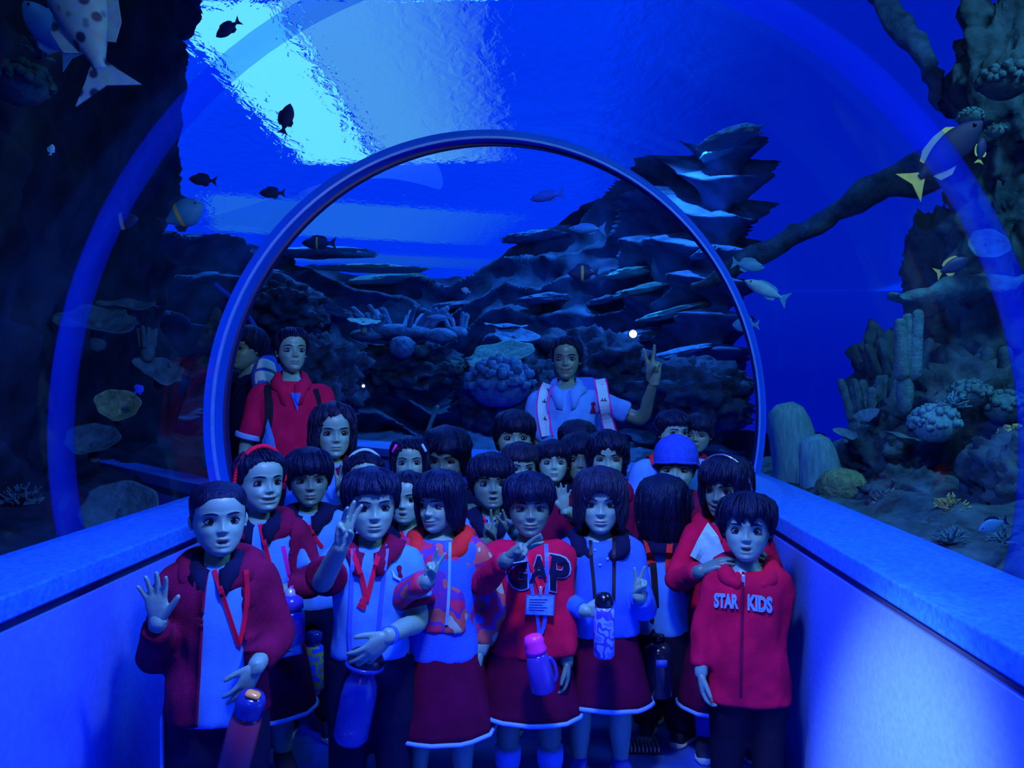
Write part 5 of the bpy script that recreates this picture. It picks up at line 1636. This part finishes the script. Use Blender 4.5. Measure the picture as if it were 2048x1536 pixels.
A['letters_girl'] = person('girl in red sweatshirt with dark outlined letters holding two fingers under her chin', 1058, 946, 1072, 2.64, yaw=4, pitch=2, hair='bangs', skin=SKIN_D,
    face=dict(mouth='smile', eye=.85), top_=dict(kind='hoodie', mat=C_RED, hem=.55, hood=False), bottom=dict(kind='skirt', mat=C_SKIRT, hem=.325, socks=C_SOCK, sockz=.165), seed=4,
    arms=dict(l=dict(el=(962, 1168, -.10), wr=(1014, 1118, -.27), f=(.80, .62, .1), n=(.4, -.5, .6), pose='vee', L=.66),
              r=dict(wr=(1134, 1322, -.08), f=(.0, -1, .05), pose='relax')), shoes='M_SHOEB')
A['fleece_girl'] = person('girl in bright blue fleece top with black strap and red skirt', 1200, 936, 1064, 2.72, yaw=2, pitch=4, hair='bobside', hairmat=M_HAIR_B,
    face=dict(mouth='closed', eye=.85), top_=dict(kind='hoodie', mat=C_BLUE, hem=.60, hood=True, hoodmat=C_NAVY), bottom=dict(kind='skirt', mat=C_SKIRT, hem=.33), seed=5, shoes='M_SHOEB',
    arms=dict(l=dict(wr=(1172, 1222, -.16), bend=(-.8, -.5, 0), f=(.9, .1, .2), n=(0, 0, -1), pose='grip'),
              r=dict(el=(1290, 1215, -.06), wr=(1278, 1192, -.16), f=(.12, 1, .1), n=(-.2, 0, 1), pose='vee', L=.50)))
A['star_boy'] = person('small boy in red zip hoodie with pale block letters by the right ledge', 1494, 988, 1121, 2.58, yaw=-2, pitch=-2, hair='messy', hairmat=M_HAIR,
    face=dict(mouth='open', eye=1.15), top_=dict(kind='hoodie', mat=C_RED, hem=.415, hood=True, flare=.06), bottom=dict(kind='trousers', mat=C_BLACK), seed=6, fat=1.0,
    arms=dict(l=dict(wr=(1402, 1345, -.04), bend=(-.7, -.4, -.3), f=(.08, -1, .05), pose='relax'),
              r=dict(wr=(1548, 1365, -.02), bend=(.7, -.4, -.3), f=(.0, -1, .05), pose='relax')))
# second row
A['band_girl'] = person('smiling girl with braided red headband behind the waving boy', 520, 897, 1026, 2.74, yaw=22, pitch=-2, hair='back', hairmat=M_HAIR,
    face=dict(mouth='grin', eye=.95), top_=dict(kind='jacket', mat=C_MAROON, hem=.52, collar=C_NAVY, shirt=C_WHITE, open=(.5, .09, .10, .02)), bottom=dict(kind='skirt', mat=C_SKIRT, hem=.245), seed=7,
    arms=dict(r=dict(wr=(560, 1185, -.16), bend=(.5, -.8, 0), f=(-.2, 1, .2), n=(-.5, 0, .6), pose='grip', L=.55)))
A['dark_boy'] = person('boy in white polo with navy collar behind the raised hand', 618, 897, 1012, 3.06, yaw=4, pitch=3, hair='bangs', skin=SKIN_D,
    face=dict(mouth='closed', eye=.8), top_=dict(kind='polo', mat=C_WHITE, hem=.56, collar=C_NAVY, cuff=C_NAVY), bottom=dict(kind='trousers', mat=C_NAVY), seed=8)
A['grab_girl'] = person('laughing girl in red jacket with white chest panel gripping the boy by the right ledge', 1452, 911, 1036, 2.90, yaw=-24, pitch=5, hair='bob', skin=SKIN_D,
    face=dict(mouth='grin', eye=.8), body_yaw=4, top_=dict(kind='hoodie', mat=C_RED, hem=.52, hood=True), bottom=dict(kind='skirt', mat=C_SKIRT, hem=.225, leggings=C_LEG), seed=9,
    arms=dict(l=dict(el=(1350, 1160, -.10), wr=(1402, 1142, -.30), f=(.85, .45, .2), n=(.1, -.8, -.3), pose='drape', L=.56),
              r=dict(el=(1560, 1170, -.06), wr=(1550, 1150, -.26), f=(-.5, .8, .3), n=(.0, -.7, -.5), pose='drape', L=.5)))
A['turned_kid'] = person('child in white shirt with red straps turned away so only dark hair shows', 1326, 952, 1078, 2.98, yaw=172, pitch=0, hair='bob',
    face=dict(none=True), body_yaw=160, top_=dict(kind='polo', mat=C_WHITE, hem=.54, collar=C_NAVY, cuff=C_NAVY), bottom=dict(kind='trousers', mat=C_BLACK), seed=10)
A['peek_boy'] = person('child half hidden behind the boy in white polo looking past his ear', 815, 941, 1049, 3.12, yaw=-14, pitch=-2, hair='back',
    face=dict(mouth='open', eye=.8), top_=dict(kind='polo', mat=C_WHITE, hem=.56, collar=C_NAVY), bottom=dict(kind='trousers', mat=C_NAVY), fine=False, seed=11)
A['mouth_boy'] = person('boy with open mouth and fringe making a V sign below his chin', 982, 907, 1020, 3.12, yaw=6, pitch=-3, hair='bangs', skin=SKIN_D,
    face=dict(mouth='open', eye=1.1), top_=dict(kind='polo', mat=C_WHITE, hem=.56, collar=C_NAVY), bottom=dict(kind='trousers', mat=C_NAVY), seed=12,
    arms=dict(l=dict(wr=(978, 1082, -.22), bend=(-.7, -.7, 0), f=(.1, 1, .1), n=(.2, 0, 1), pose='vee', L=.58),
              r=dict(wr=(1028, 1066, -.24), bend=(.7, -.7, 0), f=(-.45, .85, .2), n=(0, 0, 1), pose='vee', L=.5)))
# third row
A['band_white'] = person('child with plaited white headband almost hidden by the boy in front', 728, 903, 1008, 3.20, yaw=6, hair='back',
    face=dict(mouth='closed', eye=.9), top_=dict(kind='polo', mat=C_WHITE, hem=.56, collar=C_NAVY), bottom=dict(kind='trousers', mat=C_NAVY), fine=False, seed=13)
A['long_girl'] = person('tall girl with loose wavy hair and raised finger in front of the woman in red', 667, 806, 916, 3.43, yaw=8, pitch=4, hair='wavy', hairmat=M_HAIR_B,
    face=dict(mouth='closed', eye=.8), top_=dict(kind='polo', mat=C_WHITE, hem=.56, collar=C_MAROON), bottom=dict(kind='skirt', mat=C_SKIRT), fine=True, seed=14,
    hair_over=dict(locks=[([(-.30, .2, .2), (-.48, .18, -.05), (-.62, .1, -.25)], [.10, .09, .03]), ([(-.3, .1, .0), (-.5, .1, -.2), (-.55, .1, -.4)], [.09, .08, .02])]),
    arms=dict(r=dict(wr=(684, 985, -.22), bend=(.7, -.7, 0), f=(.0, 1, .15), n=(-.1, 0, 1), pose='vee', L=.55)))
A['clip_girl'] = person('girl with hair clips and middle parting behind the front boys', 818, 873, 970, 3.50, yaw=2, hair='long',
    face=dict(mouth='closed', eye=1.0), top_=dict(kind='polo', mat=C_WHITE, hem=.56, collar=C_NAVY), bottom=dict(kind='skirt', mat=C_SKIRT), fine=False, seed=15)
A['curl_girl'] = person('child with dark curly hair looking down beside the girl with clips', 893, 855, 968, 3.84, yaw=-14, pitch=12, hair='curly', skin=SKIN_D,
    face=dict(mouth='closed', eye=.5), top_=dict(kind='polo', mat=C_NAVY, hem=.56), bottom=dict(kind='skirt', mat=C_SKIRT), fine=False, seed=16,
    arms=dict(r=dict(wr=(893, 985, -.22), bend=(.7, -.7, 0), f=(.4, .9, .1), n=(0, 0, 1), pose='vee', L=.5)))
A['low_boy'] = person('boy with lowered eyes between the open mouthed boy and the pale faced boy', 1040, 885, 980, 3.44, yaw=10, pitch=3, hair='boy', hairmat=M_HAIR_B,
    face=dict(mouth='closed', eye=.6, gaze=(.01, -.012)), top_=dict(kind='polo', mat=C_WHITE, hem=.56, collar=C_NAVY), bottom=dict(kind='trousers', mat=C_NAVY), fine=False, seed=17)
A['pale_boy'] = person('pale faced boy with short fringe and raised chin in the middle of the crowd', 1106, 881, 970, 3.46, yaw=4, pitch=-8, hair='bangs',
    face=dict(mouth='closed', eye=.85), top_=dict(kind='polo', mat=C_MAROON, hem=.56, collar=C_NAVY), bottom=dict(kind='trousers', mat=C_NAVY), fine=False, seed=18,
    arms=dict(r=dict(wr=(1128, 1020, -.30), bend=(.7, -.7, 0), f=(-.05, 1, .1), n=(0, 0, 1), pose='open', L=.62)))
A['slit_boy'] = person('child squeezed between the pale faced boy and the messy haired one', 1160, 866, 965, 3.58, yaw=2, hair='bangs', skin=SKIN_D,
    face=dict(mouth='open', eye=.8), top_=dict(kind='polo', mat=C_WHITE, hem=.56, collar=C_NAVY), bottom=dict(kind='trousers', mat=C_NAVY), fine=False, seed=19)
A['messy_boy'] = person('messy haired child with drooping eyes standing behind the girl in blue fleece', 1215, 862, 965, 3.40, yaw=2, pitch=3, hair='curly',
    face=dict(mouth='closed', eye=.6, gaze=(0, -.01)), top_=dict(kind='hoodie', mat=C_MAROON, hem=.54), bottom=dict(kind='trousers', mat=C_NAVY), fine=False, seed=20, hair_over=dict(wave=.06, th=.07))
A['beanie_kid'] = person('child in a knitted violet blue beanie hat', 1352, 884, 988, 3.22, yaw=-2, hair='boy', hat='beanie',
    face=dict(mouth='smile', eye=.9), top_=dict(kind='jacket', mat=C_MAROON, hem=.54, collar=C_NAVY), bottom=dict(kind='trousers', mat=C_NAVY), fine=False, seed=21, hair_over=dict(th=.03, line=[(0, .60), (40, .58), (60, .5), (100, .4), (180, .2)]))
# back row
A['back_boy'] = person('tall boy at the back just left of the adult in white', 1028, 821, 925, 3.92, yaw=6, hair='bangs',
    face=dict(mouth='closed', eye=.8), top_=dict(kind='polo', mat=C_NAVY, hem=.56), bottom=dict(kind='trousers', mat=C_NAVY), fine=False, seed=22)
A['crown_kid'] = person('child of whom only dark parted hair shows against the white shirt', 1155, 840, 934, 3.82, yaw=10, pitch=14, hair='boy', face=dict(mouth='closed'), hair_over=dict(jag=.06),
    top_=dict(kind='polo', mat=C_NAVY, hem=.56), bottom=dict(kind='trousers', mat=C_NAVY), fine=False, seed=23)
A['side_boy'] = person('boy above the beanie looking aside with his ear in view', 1346, 820, 906, 3.42, yaw=26, pitch=2, hair='boy',
    face=dict(mouth='open', eye=.8), top_=dict(kind='polo', mat=C_WHITE, hem=.56, collar=C_ORANGE), bottom=dict(kind='trousers', mat=C_NAVY), fine=False, seed=24)
A['far_boy'] = person('dim child in the shade right behind the boy above the beanie', 1394, 828, 908, 3.70, shift=(-.08, 0), yaw=-6, hair='bangs', skin=SKIN_D, arms=dict(r=dict(wr=(1385, 1120, -.12), pose='relax')),
    face=dict(mouth='closed', eye=.8), top_=dict(kind='polo', mat=C_MAROON, hem=.56), bottom=dict(kind='trousers', mat=C_NAVY), fine=False, seed=25)
# adults
A['woman'] = person('woman in red polo with tied back hair at the left back of the group', 583, 655, 748, 4.02, yaw=12, pitch=-3, hair='bun', adult=True,
    face=dict(mouth='closed', eye=.9), body_yaw=10, top_=dict(kind='polo', mat=C_POLO, hem=.58, collar=C_POLO, cuff=C_TRIM), bottom=dict(kind='trousers', mat=C_BLACK), seed=26,
    arms=dict(l=dict(el=(490, 905, -.05), wr=(500, 985, -.12), f=(.1, -1, 0), pose='relax')))
A['smiler'] = person('smiling adult in pale polo raising a hand with spread fingers at the back', 1133, 672, 761, 4.16, yaw=-4, pitch=2, hair='back', adult=True, skin=SKIN_D, hairmat=M_HAIR,
    face=dict(mouth='grin', eye=.85), top_=dict(kind='polo', mat=C_WHITE, hem=.58, collar=C_WHITE), bottom=dict(kind='trousers', mat=C_NAVY), seed=27,
    arms=dict(r=dict(el=(1283, 838, -.05), wr=(1308, 764, -.20), f=(-.02, 1, .05), n=(-.5, 0, .8), pose='vee', L=.86)))
A['dark_man'] = person('dark clad adult turned to the side behind the woman in red', 497, 652, 742, 4.60, yaw=-58, pitch=0, hair='boy', adult=True, skin=SKIN_D,
    face=dict(mouth='closed', eye=.7), body_yaw=-50, top_=dict(kind='polo', mat=C_NAVY, hem=.56), bottom=dict(kind='trousers', mat=C_BLACK), fine=False, seed=28)

# ---- worn details
headband(A['band_girl'], C_REDBAND, .048, .94, -.10, .058, braid=1)
headband(A['band_white'], C_LIGHT, .042, .94, -.06, .058, braid=1)
headband(A['grab_girl'], mat('sparkle', (0.25, 0.4, 0.8), 0.2, 0.8, 0.8, var=0.6, scale=300), .018, .945, -.16, .095)
# ---------------------------------------------------------------- straps, badges, bottles, lettering
def plastic(name, col, rough=0.18, alpha=0.75):
    m = mat(name, col, rough, 0.6, var=0.08, scale=12, alpha=alpha); return m
PL_BLUE = plastic('bottle_blue', (0.02, 0.06, 0.60), alpha=0.62)
PL_DARK = plastic('bottle_dark', (0.008, 0.014, 0.06), alpha=0.92)
PL_NAVY = plastic('cap_navy', (0.012, 0.03, 0.30), alpha=None)
PL_BLACK = plastic('cap_black', (0.004, 0.006, 0.02), alpha=None)
PL_RUST = plastic('bottle_rust', (0.32, 0.045, 0.10), alpha=0.88)
PL_ORANGE = plastic('button_orange', (0.95, 0.42, 0.10), alpha=None)
PL_PINKB = plastic('bottle_pinkblue', (0.06, 0.05, 0.55), alpha=0.8)
PL_SILVER = mat('cap_silver', (0.55, 0.7, 0.9), 0.25, 0.6, metal=0.5, var=0.05)
def print_mat(name, cols, scale=14.0):
    m = bpy.data.materials.new(name); m.use_nodes = True
    nt = m.node_tree; b = nt.nodes['Principled BSDF']; b.inputs['Roughness'].default_value = 0.3
    tc = nt.nodes.new('ShaderNodeTexCoord'); nz = nt.nodes.new('ShaderNodeTexNoise'); nz.inputs['Scale'].default_value = scale; nz.inputs['Detail'].default_value = 0.5
    rp = nt.nodes.new('ShaderNodeValToRGB'); rp.color_ramp.interpolation = 'CONSTANT'
    e = rp.color_ramp.elements
    e[0].position, e[0].color = 0.0, (*cols[0], 1); e[1].position, e[1].color = 0.42, (*cols[1], 1)
    for k, c in enumerate(cols[2:]):
        q = e.new(0.52 + .08 * k); q.color = (*c, 1)
    nt.links.new(tc.outputs['Object'], nz.inputs['Vector']); nt.links.new(nz.outputs['Fac'], rp.inputs[0]); nt.links.new(rp.outputs[0], b.inputs['Base Color'])
    return m
PR_BLOTCH = print_mat('print_blotch', [(0.16, 0.42, 0.98), (0.05, 0.06, 0.60), (0.16, 0.42, 0.98), (0.09, 0.20, 0.85)], 32)
PR_SUNNY = print_mat('print_sunny', [(0.02, 0.10, 0.85), (0.45, 0.45, 0.08), (0.05, 0.20, 0.75), (0.45, 0.20, 0.10)], 26)

def bottle(label, top, bot, d, prof, parts, group=None):
    """top, bot: pixel ends of the axis; prof rows: (part name, material, [(radius px, t)])"""
    a, b = np.array(P(top[0], top[1], d + (top[2] if len(top) > 2 else 0))), np.array(P(bot[0], bot[1], d + (bot[2] if len(bot) > 2 else 0)))
    t = thing('water_bottle', label, 'bottle', b, group or 'water bottles of the children')
    L = np.linalg.norm(a - b); R = basis((a - b) / L)
    for nm, m, pf in prof:
        g = revolve([(S(r, d), (1 - tt) * L) for r, tt in reversed(pf)], 24, R=R)
        link(nm, g, m, t)
    for nm, m, fn in parts:
        link(nm, fn(R, L), m, t)
    t['d'] = d; del t['d']
    return t, b

def strap_child(t, base, pr, pts, w, m, name='strap'):
    return ribbon(pr, pts, w, m, name, parent=t, base=base)

def badge(label, pr, quad, lany, m_l, w=8):
    """id card on a ribbon; quad: four pixel corners"""
    c = np.mean(quad, axis=0)
    dep = min((Vector(on_cloth(pr, q[0], q[1], .012)[0]) - CAM).dot(C_F) for q in quad) - .004
    o = P(c[0], c[1], dep)
    t = thing('id_badge', label, 'badge', o)
    pts = [np.array(P(q[0], q[1], dep)) for q in quad]
    def slab(k, z0, z1):
        cc = np.mean(pts, axis=0); f_ = np.array(C_F)
        A = np.stack([cc + (p - cc) * k + f_ * z0 for p in pts]); B = np.stack([cc + (p - cc) * k + f_ * z1 for p in pts])
        return loft([A, B])
    link('card_sleeve', slab(1.0, 0, .004), M_CARD_EDGE, t, o, smooth=False)
    link('card', slab(.92, -.0012, .002), M_CARD, t, o, smooth=False)
    ln = Geo()
    for k in range(5):
        f0 = .22 + .13 * k; q0 = pts[0] * (1 - f0) + pts[3] * f0; q1 = pts[1] * (1 - f0) + pts[2] * f0
        a0, a1 = q0 * .88 + q1 * .12, q0 * (.25 + .08 * (k % 3)) + q1 * (.75 - .08 * (k % 3))
        e_ = np.array([0, 0, .0012]); f_ = np.array(C_F) * -.0022
        n = len(ln.v); ln.add([a0 - e_ + f_, a1 - e_ + f_, a1 + e_ + f_, a0 + e_ + f_], [(0, 1, 2, 3)])
    link('card_print', ln, PL_NAVY, t, o, smooth=False)
    top = (pts[0] + pts[1]) / 2
    link('clip', box(top + np.array([0, 0, .012]), (.010, .006, .030), bev=.002), M_METAL, t, o)
    for l in lany: ribbon(pr, l, w, m_l, 'lanyard', parent=t, base=o)
    return t

W = A['waver']; V = A['vee_boy']; PG = A['patch_girl']; LG = A['letters_girl']; FG = A['fleece_girl']; SB = A['star_boy']
BG = A['band_girl']; DB = A['dark_boy']; GG = A['grab_girl']; TK = A['turned_kid']

# waving boy: red lanyard, rust bottle in his hand
ribbon(W, [(428, 1140), (446, 1195), (464, 1250), (478, 1292)], 9, C_REDBAND, 'lanyard')
ribbon(W, [(492, 1140), (494, 1195), (487, 1250), (478, 1292)], 9, C_REDBAND, 'lanyard')
bottle('rust coloured bottle with blue lid and orange button held by the waving boy', (506, 1388), (452, 1590, .06), 1.98,
       [('body', PL_RUST, [(20, .16), (30, .22), (33, .5), (33, .96), (26, 1.0)]), ('lid', PL_NAVY, [(8, 0.0), (24, .01), (29, .05), (30, .17), (26, .18)])],
       [('button', PL_ORANGE, lambda R, L: box(R @ np.array([0, 0, L * 1.0]) + np.array(IV(.003, .002, .010)), (.036, .026, .014), bev=.005, R=R)),
        ('base_ring', PL_NAVY, lambda R, L: revolve([(S(34, 1.98), 0.0), (S(35, 1.98), .02), (S(34, 1.98), .035)], 24, R=R))])

# boy with the raised fingers
ribbon(V, [(700, 1092), (714, 1128), (726, 1165), (733, 1203)], 10, C_REDBAND, 'lanyard')
ribbon(V, [(757, 1108), (750, 1135), (741, 1170), (733, 1203)], 10, C_REDBAND, 'lanyard')
ribbon(V, [(724, 1196), (728, 1215), (716, 1208)], 9, C_REDBAND, 'lanyard_end')
poly_on(V, [(793, 1133), (800, 1130), (804, 1136), (801, 1143), (806, 1155), (796, 1155), (797, 1144)], C_MAROON, 'emblem')
poly_on(V, [(783, 1138), (790, 1150), (802, 1158), (800, 1162), (786, 1154)], C_LIGHT, 'emblem_ribbon')
bt, bb = bottle('long clear blue bottle hanging under the hand of the boy in white polo', (735, 1302, .0), (699, 1484), 2.345,
       [('body', PL_BLUE, [(20, .22), (24, .26), (33, .36), (36, .5), (35, .93), (27, 1.0)]), ('lid', PL_BLACK, [(10, .0), (30, .01), (36, .07), (36, .13), (24, .22)]), ('lid_ring', PL_BLUE, [(36, .14), (40, .16), (36, .19)])], [])
strap_child(bt, bb, V, [(707, 1088), (704, 1150), (701, 1215), (699, 1270), (702, 1318)], 8, C_STRAPB)
strap_child(bt, bb, V, [(775, 1088), (768, 1150), (761, 1215), (756, 1280)], 8, C_STRAPB)
link('wristband', revolve([(.024, -.006), (.027, -.006), (.027, .006), (.024, .006)], 18, V.sleeves['r'][2] + (V.sleeves['r'][1] - V.sleeves['r'][2]) * .04, basis(V.sleeves['r'][1] - V.sleeves['r'][2])), C_STRAPB, V.root, V.base)

# patchwork jacket
ribbon(PG, [(900, 1085), (899, 1140), (897, 1200), (893, 1250)], 6, C_TRIM, 'zipper')

# lettered sweatshirt
for ch, bx, sk in (('G', (1015, 1117, 1055, 1178), 4), ('A', (1058, 1112, 1098, 1166), -2), ('P', (1100, 1112, 1140, 1184), 8)):
    text_on(LG, ch, (bx[0] - 3, bx[1] - 3, bx[2] + 3, bx[3] + 3), C_TRIM, 'letter_outline', .045, .0055, sk)
    text_on(LG, ch, bx, C_NAVY, 'letter', .030, .0085, sk)
badge('white name card on red ribbon in front of the lettered sweatshirt', LG, [(1052, 1190), (1110, 1190), (1108, 1232), (1050, 1230)],
      [[(1050, 1098), (1062, 1130), (1074, 1160), (1081, 1182)], [(1100, 1112), (1096, 1140), (1089, 1165), (1081, 1182)]], C_REDBAND, 7)
bt, bb = bottle('pink topped blue bottle hanging before the girl in lettered sweatshirt', (1065, 1268), (1088, 1384), 2.40,
       [('body', PL_PINKB, [(16, .32), (22, .38), (25, .6), (25, .95), (18, 1.0)]), ('lid', C_PINK, [(6, .0), (17, .03), (21, .12), (19, .18), (23, .26), (20, .34)])],
       [('handle', PL_BLUE, lambda R, L: tube([R @ np.array([S(24, 2.4), 0, L * .55]), R @ np.array([S(31, 2.4), 0, L * .45]), R @ np.array([S(31, 2.4), 0, L * .25]), R @ np.array([S(24, 2.4), 0, L * .15])], .006, 8, 4))])
strap_child(bt, bb, LG, [(1048, 1105), (1058, 1150), (1068, 1200), (1076, 1245), (1078, 1275)], 7, C_STRAPB)
strap_child(bt, bb, LG, [(1092, 1088), (1094, 1140), (1093, 1200), (1088, 1250), (1078, 1275)], 8, C_STRAPB)

# blue fleece
bt, bb = bottle('blotchy white and violet bottle with black domed cap on black strap', (1208, 1184), (1208, 1314), 2.44,
       [('body', PR_BLOTCH, [(10, .20), (19, .23), (21, .32), (21, .96), (17, 1.0)]), ('cap', PL_BLACK, [(3, .0), (12, .02), (18, .09), (19, .19), (15, .215)])], [])
strap_child(bt, bb, FG, [(1181, 1068), (1182, 1110), (1186, 1150), (1190, 1198)], 7, C_STRAPK)
strap_child(bt, bb, FG, [(1228, 1070), (1228, 1110), (1228, 1150), (1227, 1200)], 7, C_STRAPK)
for q in ((1190, 1100), (1200, 1130), (1215, 1118)):
    pp, nn = on_cloth(FG, q[0], q[1], .001)
    link('button', ellipsoid(pp, (.005, .005, .005), 8, 6), C_TRIM, FG.root, FG.base)

# red zip hoodie
text_on(SB, 'STAR', (1428, 1187, 1477, 1217), C_TRIM, 'letters', .05, .008, 3)
text_on(SB, 'KIDS', (1495, 1191, 1545, 1224), C_TRIM, 'letters', .05, .008, 6)
ribbon(SB, [(1487, 1135), (1485, 1200), (1483, 1290), (1481, 1390)], 5, C_MAROON, 'zipper')
pp, nn = on_cloth(SB, 1487, 1162, .004)
link('zip_pull', box(pp, (.012, .006, .040), bev=.002), M_METAL, SB.root, SB.base)

# headband girl
ribbon(BG, [(566, 1092), (572, 1120), (578, 1150), (583, 1176)], 8, C_PINK, 'pink_strap')
ribbon(BG, [(520, 1048), (530, 1090), (540, 1130), (552, 1180)], 8, C_REDBAND, 'lanyard')
bottle('dark blue bottle with silver button cap beside the girl with red headband', (580, 1176), (582, 1288), 2.48,
       [('body', PL_BLUE, [(20, .38), (27, .44), (28, .6), (28, .94), (20, 1.0)]), ('lid', PL_PINKB, [(12, .12), (25, .2), (26, .36), (20, .38)]), ('button_cap', PL_SILVER, [(2, .0), (9, .03), (11, .12), (11, .16)])], [])
badge('tilted white name card under the dark blue bottle', BG, [(552, 1274), (598, 1266), (605, 1308), (549, 1320)], [[(560, 1200), (566, 1235), (575, 1268)]], C_REDBAND, 6)

# quiet boy
ribbon(DB, [(589, 1035), (591, 1080), (592, 1120), (592, 1170)], 9, C_STRAPB, 'strap')
ribbon(DB, [(618, 1050), (630, 1075), (645, 1095)], 7, C_REDBAND, 'lanyard')
bottle('slim bottle with yellow and blue print hanging at the quiet boy side', (627, 1262), (629, 1388), 2.86,
       [('body', PR_SUNNY, [(14, .22), (19, .25), (19, .9), (16, .92)]), ('cap', PL_NAVY, [(10, .0), (17, .03), (17, .14), (12, .22)]), ('foot', PL_SILVER, [(14, .92), (10, 1.0)])], [])

# girl behind the small boy
poly_on(GG, [(1380, 1112), (1396, 1078), (1416, 1046), (1436, 1072), (1452, 1112), (1430, 1122), (1407, 1128)], C_LIGHT, 'chest_panel', lift=.008, solid=.003)

# turned child
ribbon(TK, [(1283, 1040), (1292, 1070), (1299, 1100), (1303, 1128)], 15, C_ORANGE, 'red_strap')
ribbon(TK, [(1306, 1126), (1309, 1160), (1312, 1215)], 13, C_STRAPK, 'dark_strap')
ribbon(TK, [(1340, 1085), (1338, 1110), (1336, 1140)], 12, C_ORANGE, 'red_strap')
bottle('big dark bottle with small blue label by the turned away child', (1316, 1268), (1318, 1392), 2.76,
       [('body', PL_DARK, [(12, .12), (27, .22), (29, .3), (29, .95), (22, 1.0)]), ('cap', PL_BLACK, [(6, .0), (12, .01), (13, .12)])],
       [('label_patch', C_STRAPB, lambda R, L: box(np.array(IV(0, 0, S(28.5, 2.76))) + np.array([0, 0, L * .60]), (.036, .003, .024)))])

# woman: dark strap, pale inner shirt
WO = A['woman']
ribbon(WO, [(530, 765), (538, 800), (536, 850), (522, 900)], 15, C_STRAPK, 'bag_strap')
ribbon(WO, [(630, 778), (636, 800), (640, 830)], 12, C_STRAPK, 'bag_strap')
poly_on(WO, [(581, 786), (602, 786), (597, 806), (595, 824)], C_BLUE, 'inner_shirt', lift=.010)
poly_on(WO, [(536, 838), (546, 870), (556, 915), (530, 905), (524, 880)], C_WHITE, 'shirt_panel', lift=.010)

# dark clad adult: pale rucksack
o = P(535, 757, 4.36)
t = thing('backpack', 'blue rucksack with pale curved patches behind the woman in red', 'backpack', o)
link('bag', ellipsoid((0, 0, 0), (.085, .08, .125), 24, 16), C_BLUE, t)
pg = Geo()
for (a0, a1, z0, z1) in ((-.5, .9, .035, .085), (-.6, .7, -.045, .02)):
    U, Vv = np.meshgrid(np.linspace(a0, a1, 12), np.linspace(z0, z1, 6)); U, Vv = U.ravel(), Vv.ravel()
    r = np.sqrt(np.clip(1 - (Vv / .125) ** 2, 0, 1)) + .02
    pg.add(np.stack([np.sin(U) * r * .085, -np.cos(U) * r * .08, Vv + .02 * np.cos(U * 2)], 1), grid_faces(12, 6))
link('pale_patch', pg, mat('patch_pale', (0.45, 0.85, 0.98), 0.6), t, solid=.003)

# smiling adult: patterned rucksack straps with dark marks and pink piping
SM = A['smiler']
o = P(1150, 830, 4.34)
t = thing('backpack', 'backpack with pale patterned straps and pink piping on the smiling adult', 'backpack', o)
link('bag', box((0, 0, 0), (.30, .14, .40), bev=.05), C_BLUE, t)
M_PIPE = mat('pink_piping', (0.55, 0.01, 0.40), 0.6)
for path, side in (([(1096, 768), (1088, 790), (1086, 825), (1094, 872)], -1), ([(1200, 758), (1205, 785), (1212, 825), (1222, 868)], 1)):
    ribbon(SM, path, 21, C_LIGHT, 'strap', parent=t, base=o, lift=.010)
    for e in (-1, 1):
        ribbon(SM, [(x + e * 11.5, y) for x, y in path], 3.2, M_PIPE, 'piping', parent=t, base=o, lift=.012)
    sp = spline([np.array(p, float) for p in path], 8)
    for k in (4, 11, 18):
        cx, cy = sp[k]
        g = Geo()
        for e in (-1, 1):      # two small seated shapes, back to back
            for tri in ([(0.3, 3.2), (2.2, -3.0), (3.6, -3.0), (1.6, 3.2)], [(2.6, -1.0), (4.6, 1.4), (7.2, 3.2), (5.0, 3.2), (3.2, 1.2)], [(1.6, 3.2), (3.2, 0.8), (4.0, 1.8), (3.0, 3.2)]):
                g.add([on_cloth(SM, cx + e * a, cy + b, .0135)[0] for a, b in tri], [tuple(range(len(tri)))])
        link('strap_mark', g, C_NAVY, t, o, smooth=False, solid=.001)
poly_on(SM, [(1182, 806), (1188, 803), (1191, 808), (1188, 813), (1192, 826), (1180, 826), (1184, 814)], C_MAROON, 'emblem')

# small things on the other children
for q, m in (((789, 897), C_PINK), ((848, 896), C_LIGHT)):
    pr = A['clip_girl']
    h = bvh_of(pr.headgeo).ray_cast(CAM, (P(q[0], q[1], 1.0) - CAM).normalized())
    c = h[0] if h[0] is not None else P(q[0], q[1], pr.d - .1)
    link('hair_clip', box(c, (.012, .012, .038), bev=.003, R=np.array(Matrix.Rotation(.5 if q[0] < 820 else -.5, 3, 'Y'))), m, pr.root, pr.base)
ribbon(A['peek_boy'], [(846, 1040), (838, 1062), (830, 1090)], 9, C_STRAPB, 'strap')
ribbon(A['peek_boy'], [(800, 1056), (808, 1080), (816, 1100)], 7, C_REDBAND, 'lanyard')
ribbon(A['mouth_boy'], [(965, 1030), (975, 1060), (985, 1100)], 6, C_REDBAND, 'lanyard')

# ribbed drain strip on the floor
fc = P(1272, 1497, F_PX * 1.30 / (1497 - CY)); fc.z = 0
t = thing('floor_grate', 'pale ribbed metal strip on the floor under the black shoes', 'grate', fc)
link('base_plate', box((0, 0, .004), (.165, .10, .008)), PL_DARK, t, smooth=False)
for k in range(12):
    rb = link('rib', box((-.075 + k * .0136, 0, .016), (.0065, .095, .018), bev=.0015), PL_SILVER, t, smooth=False)
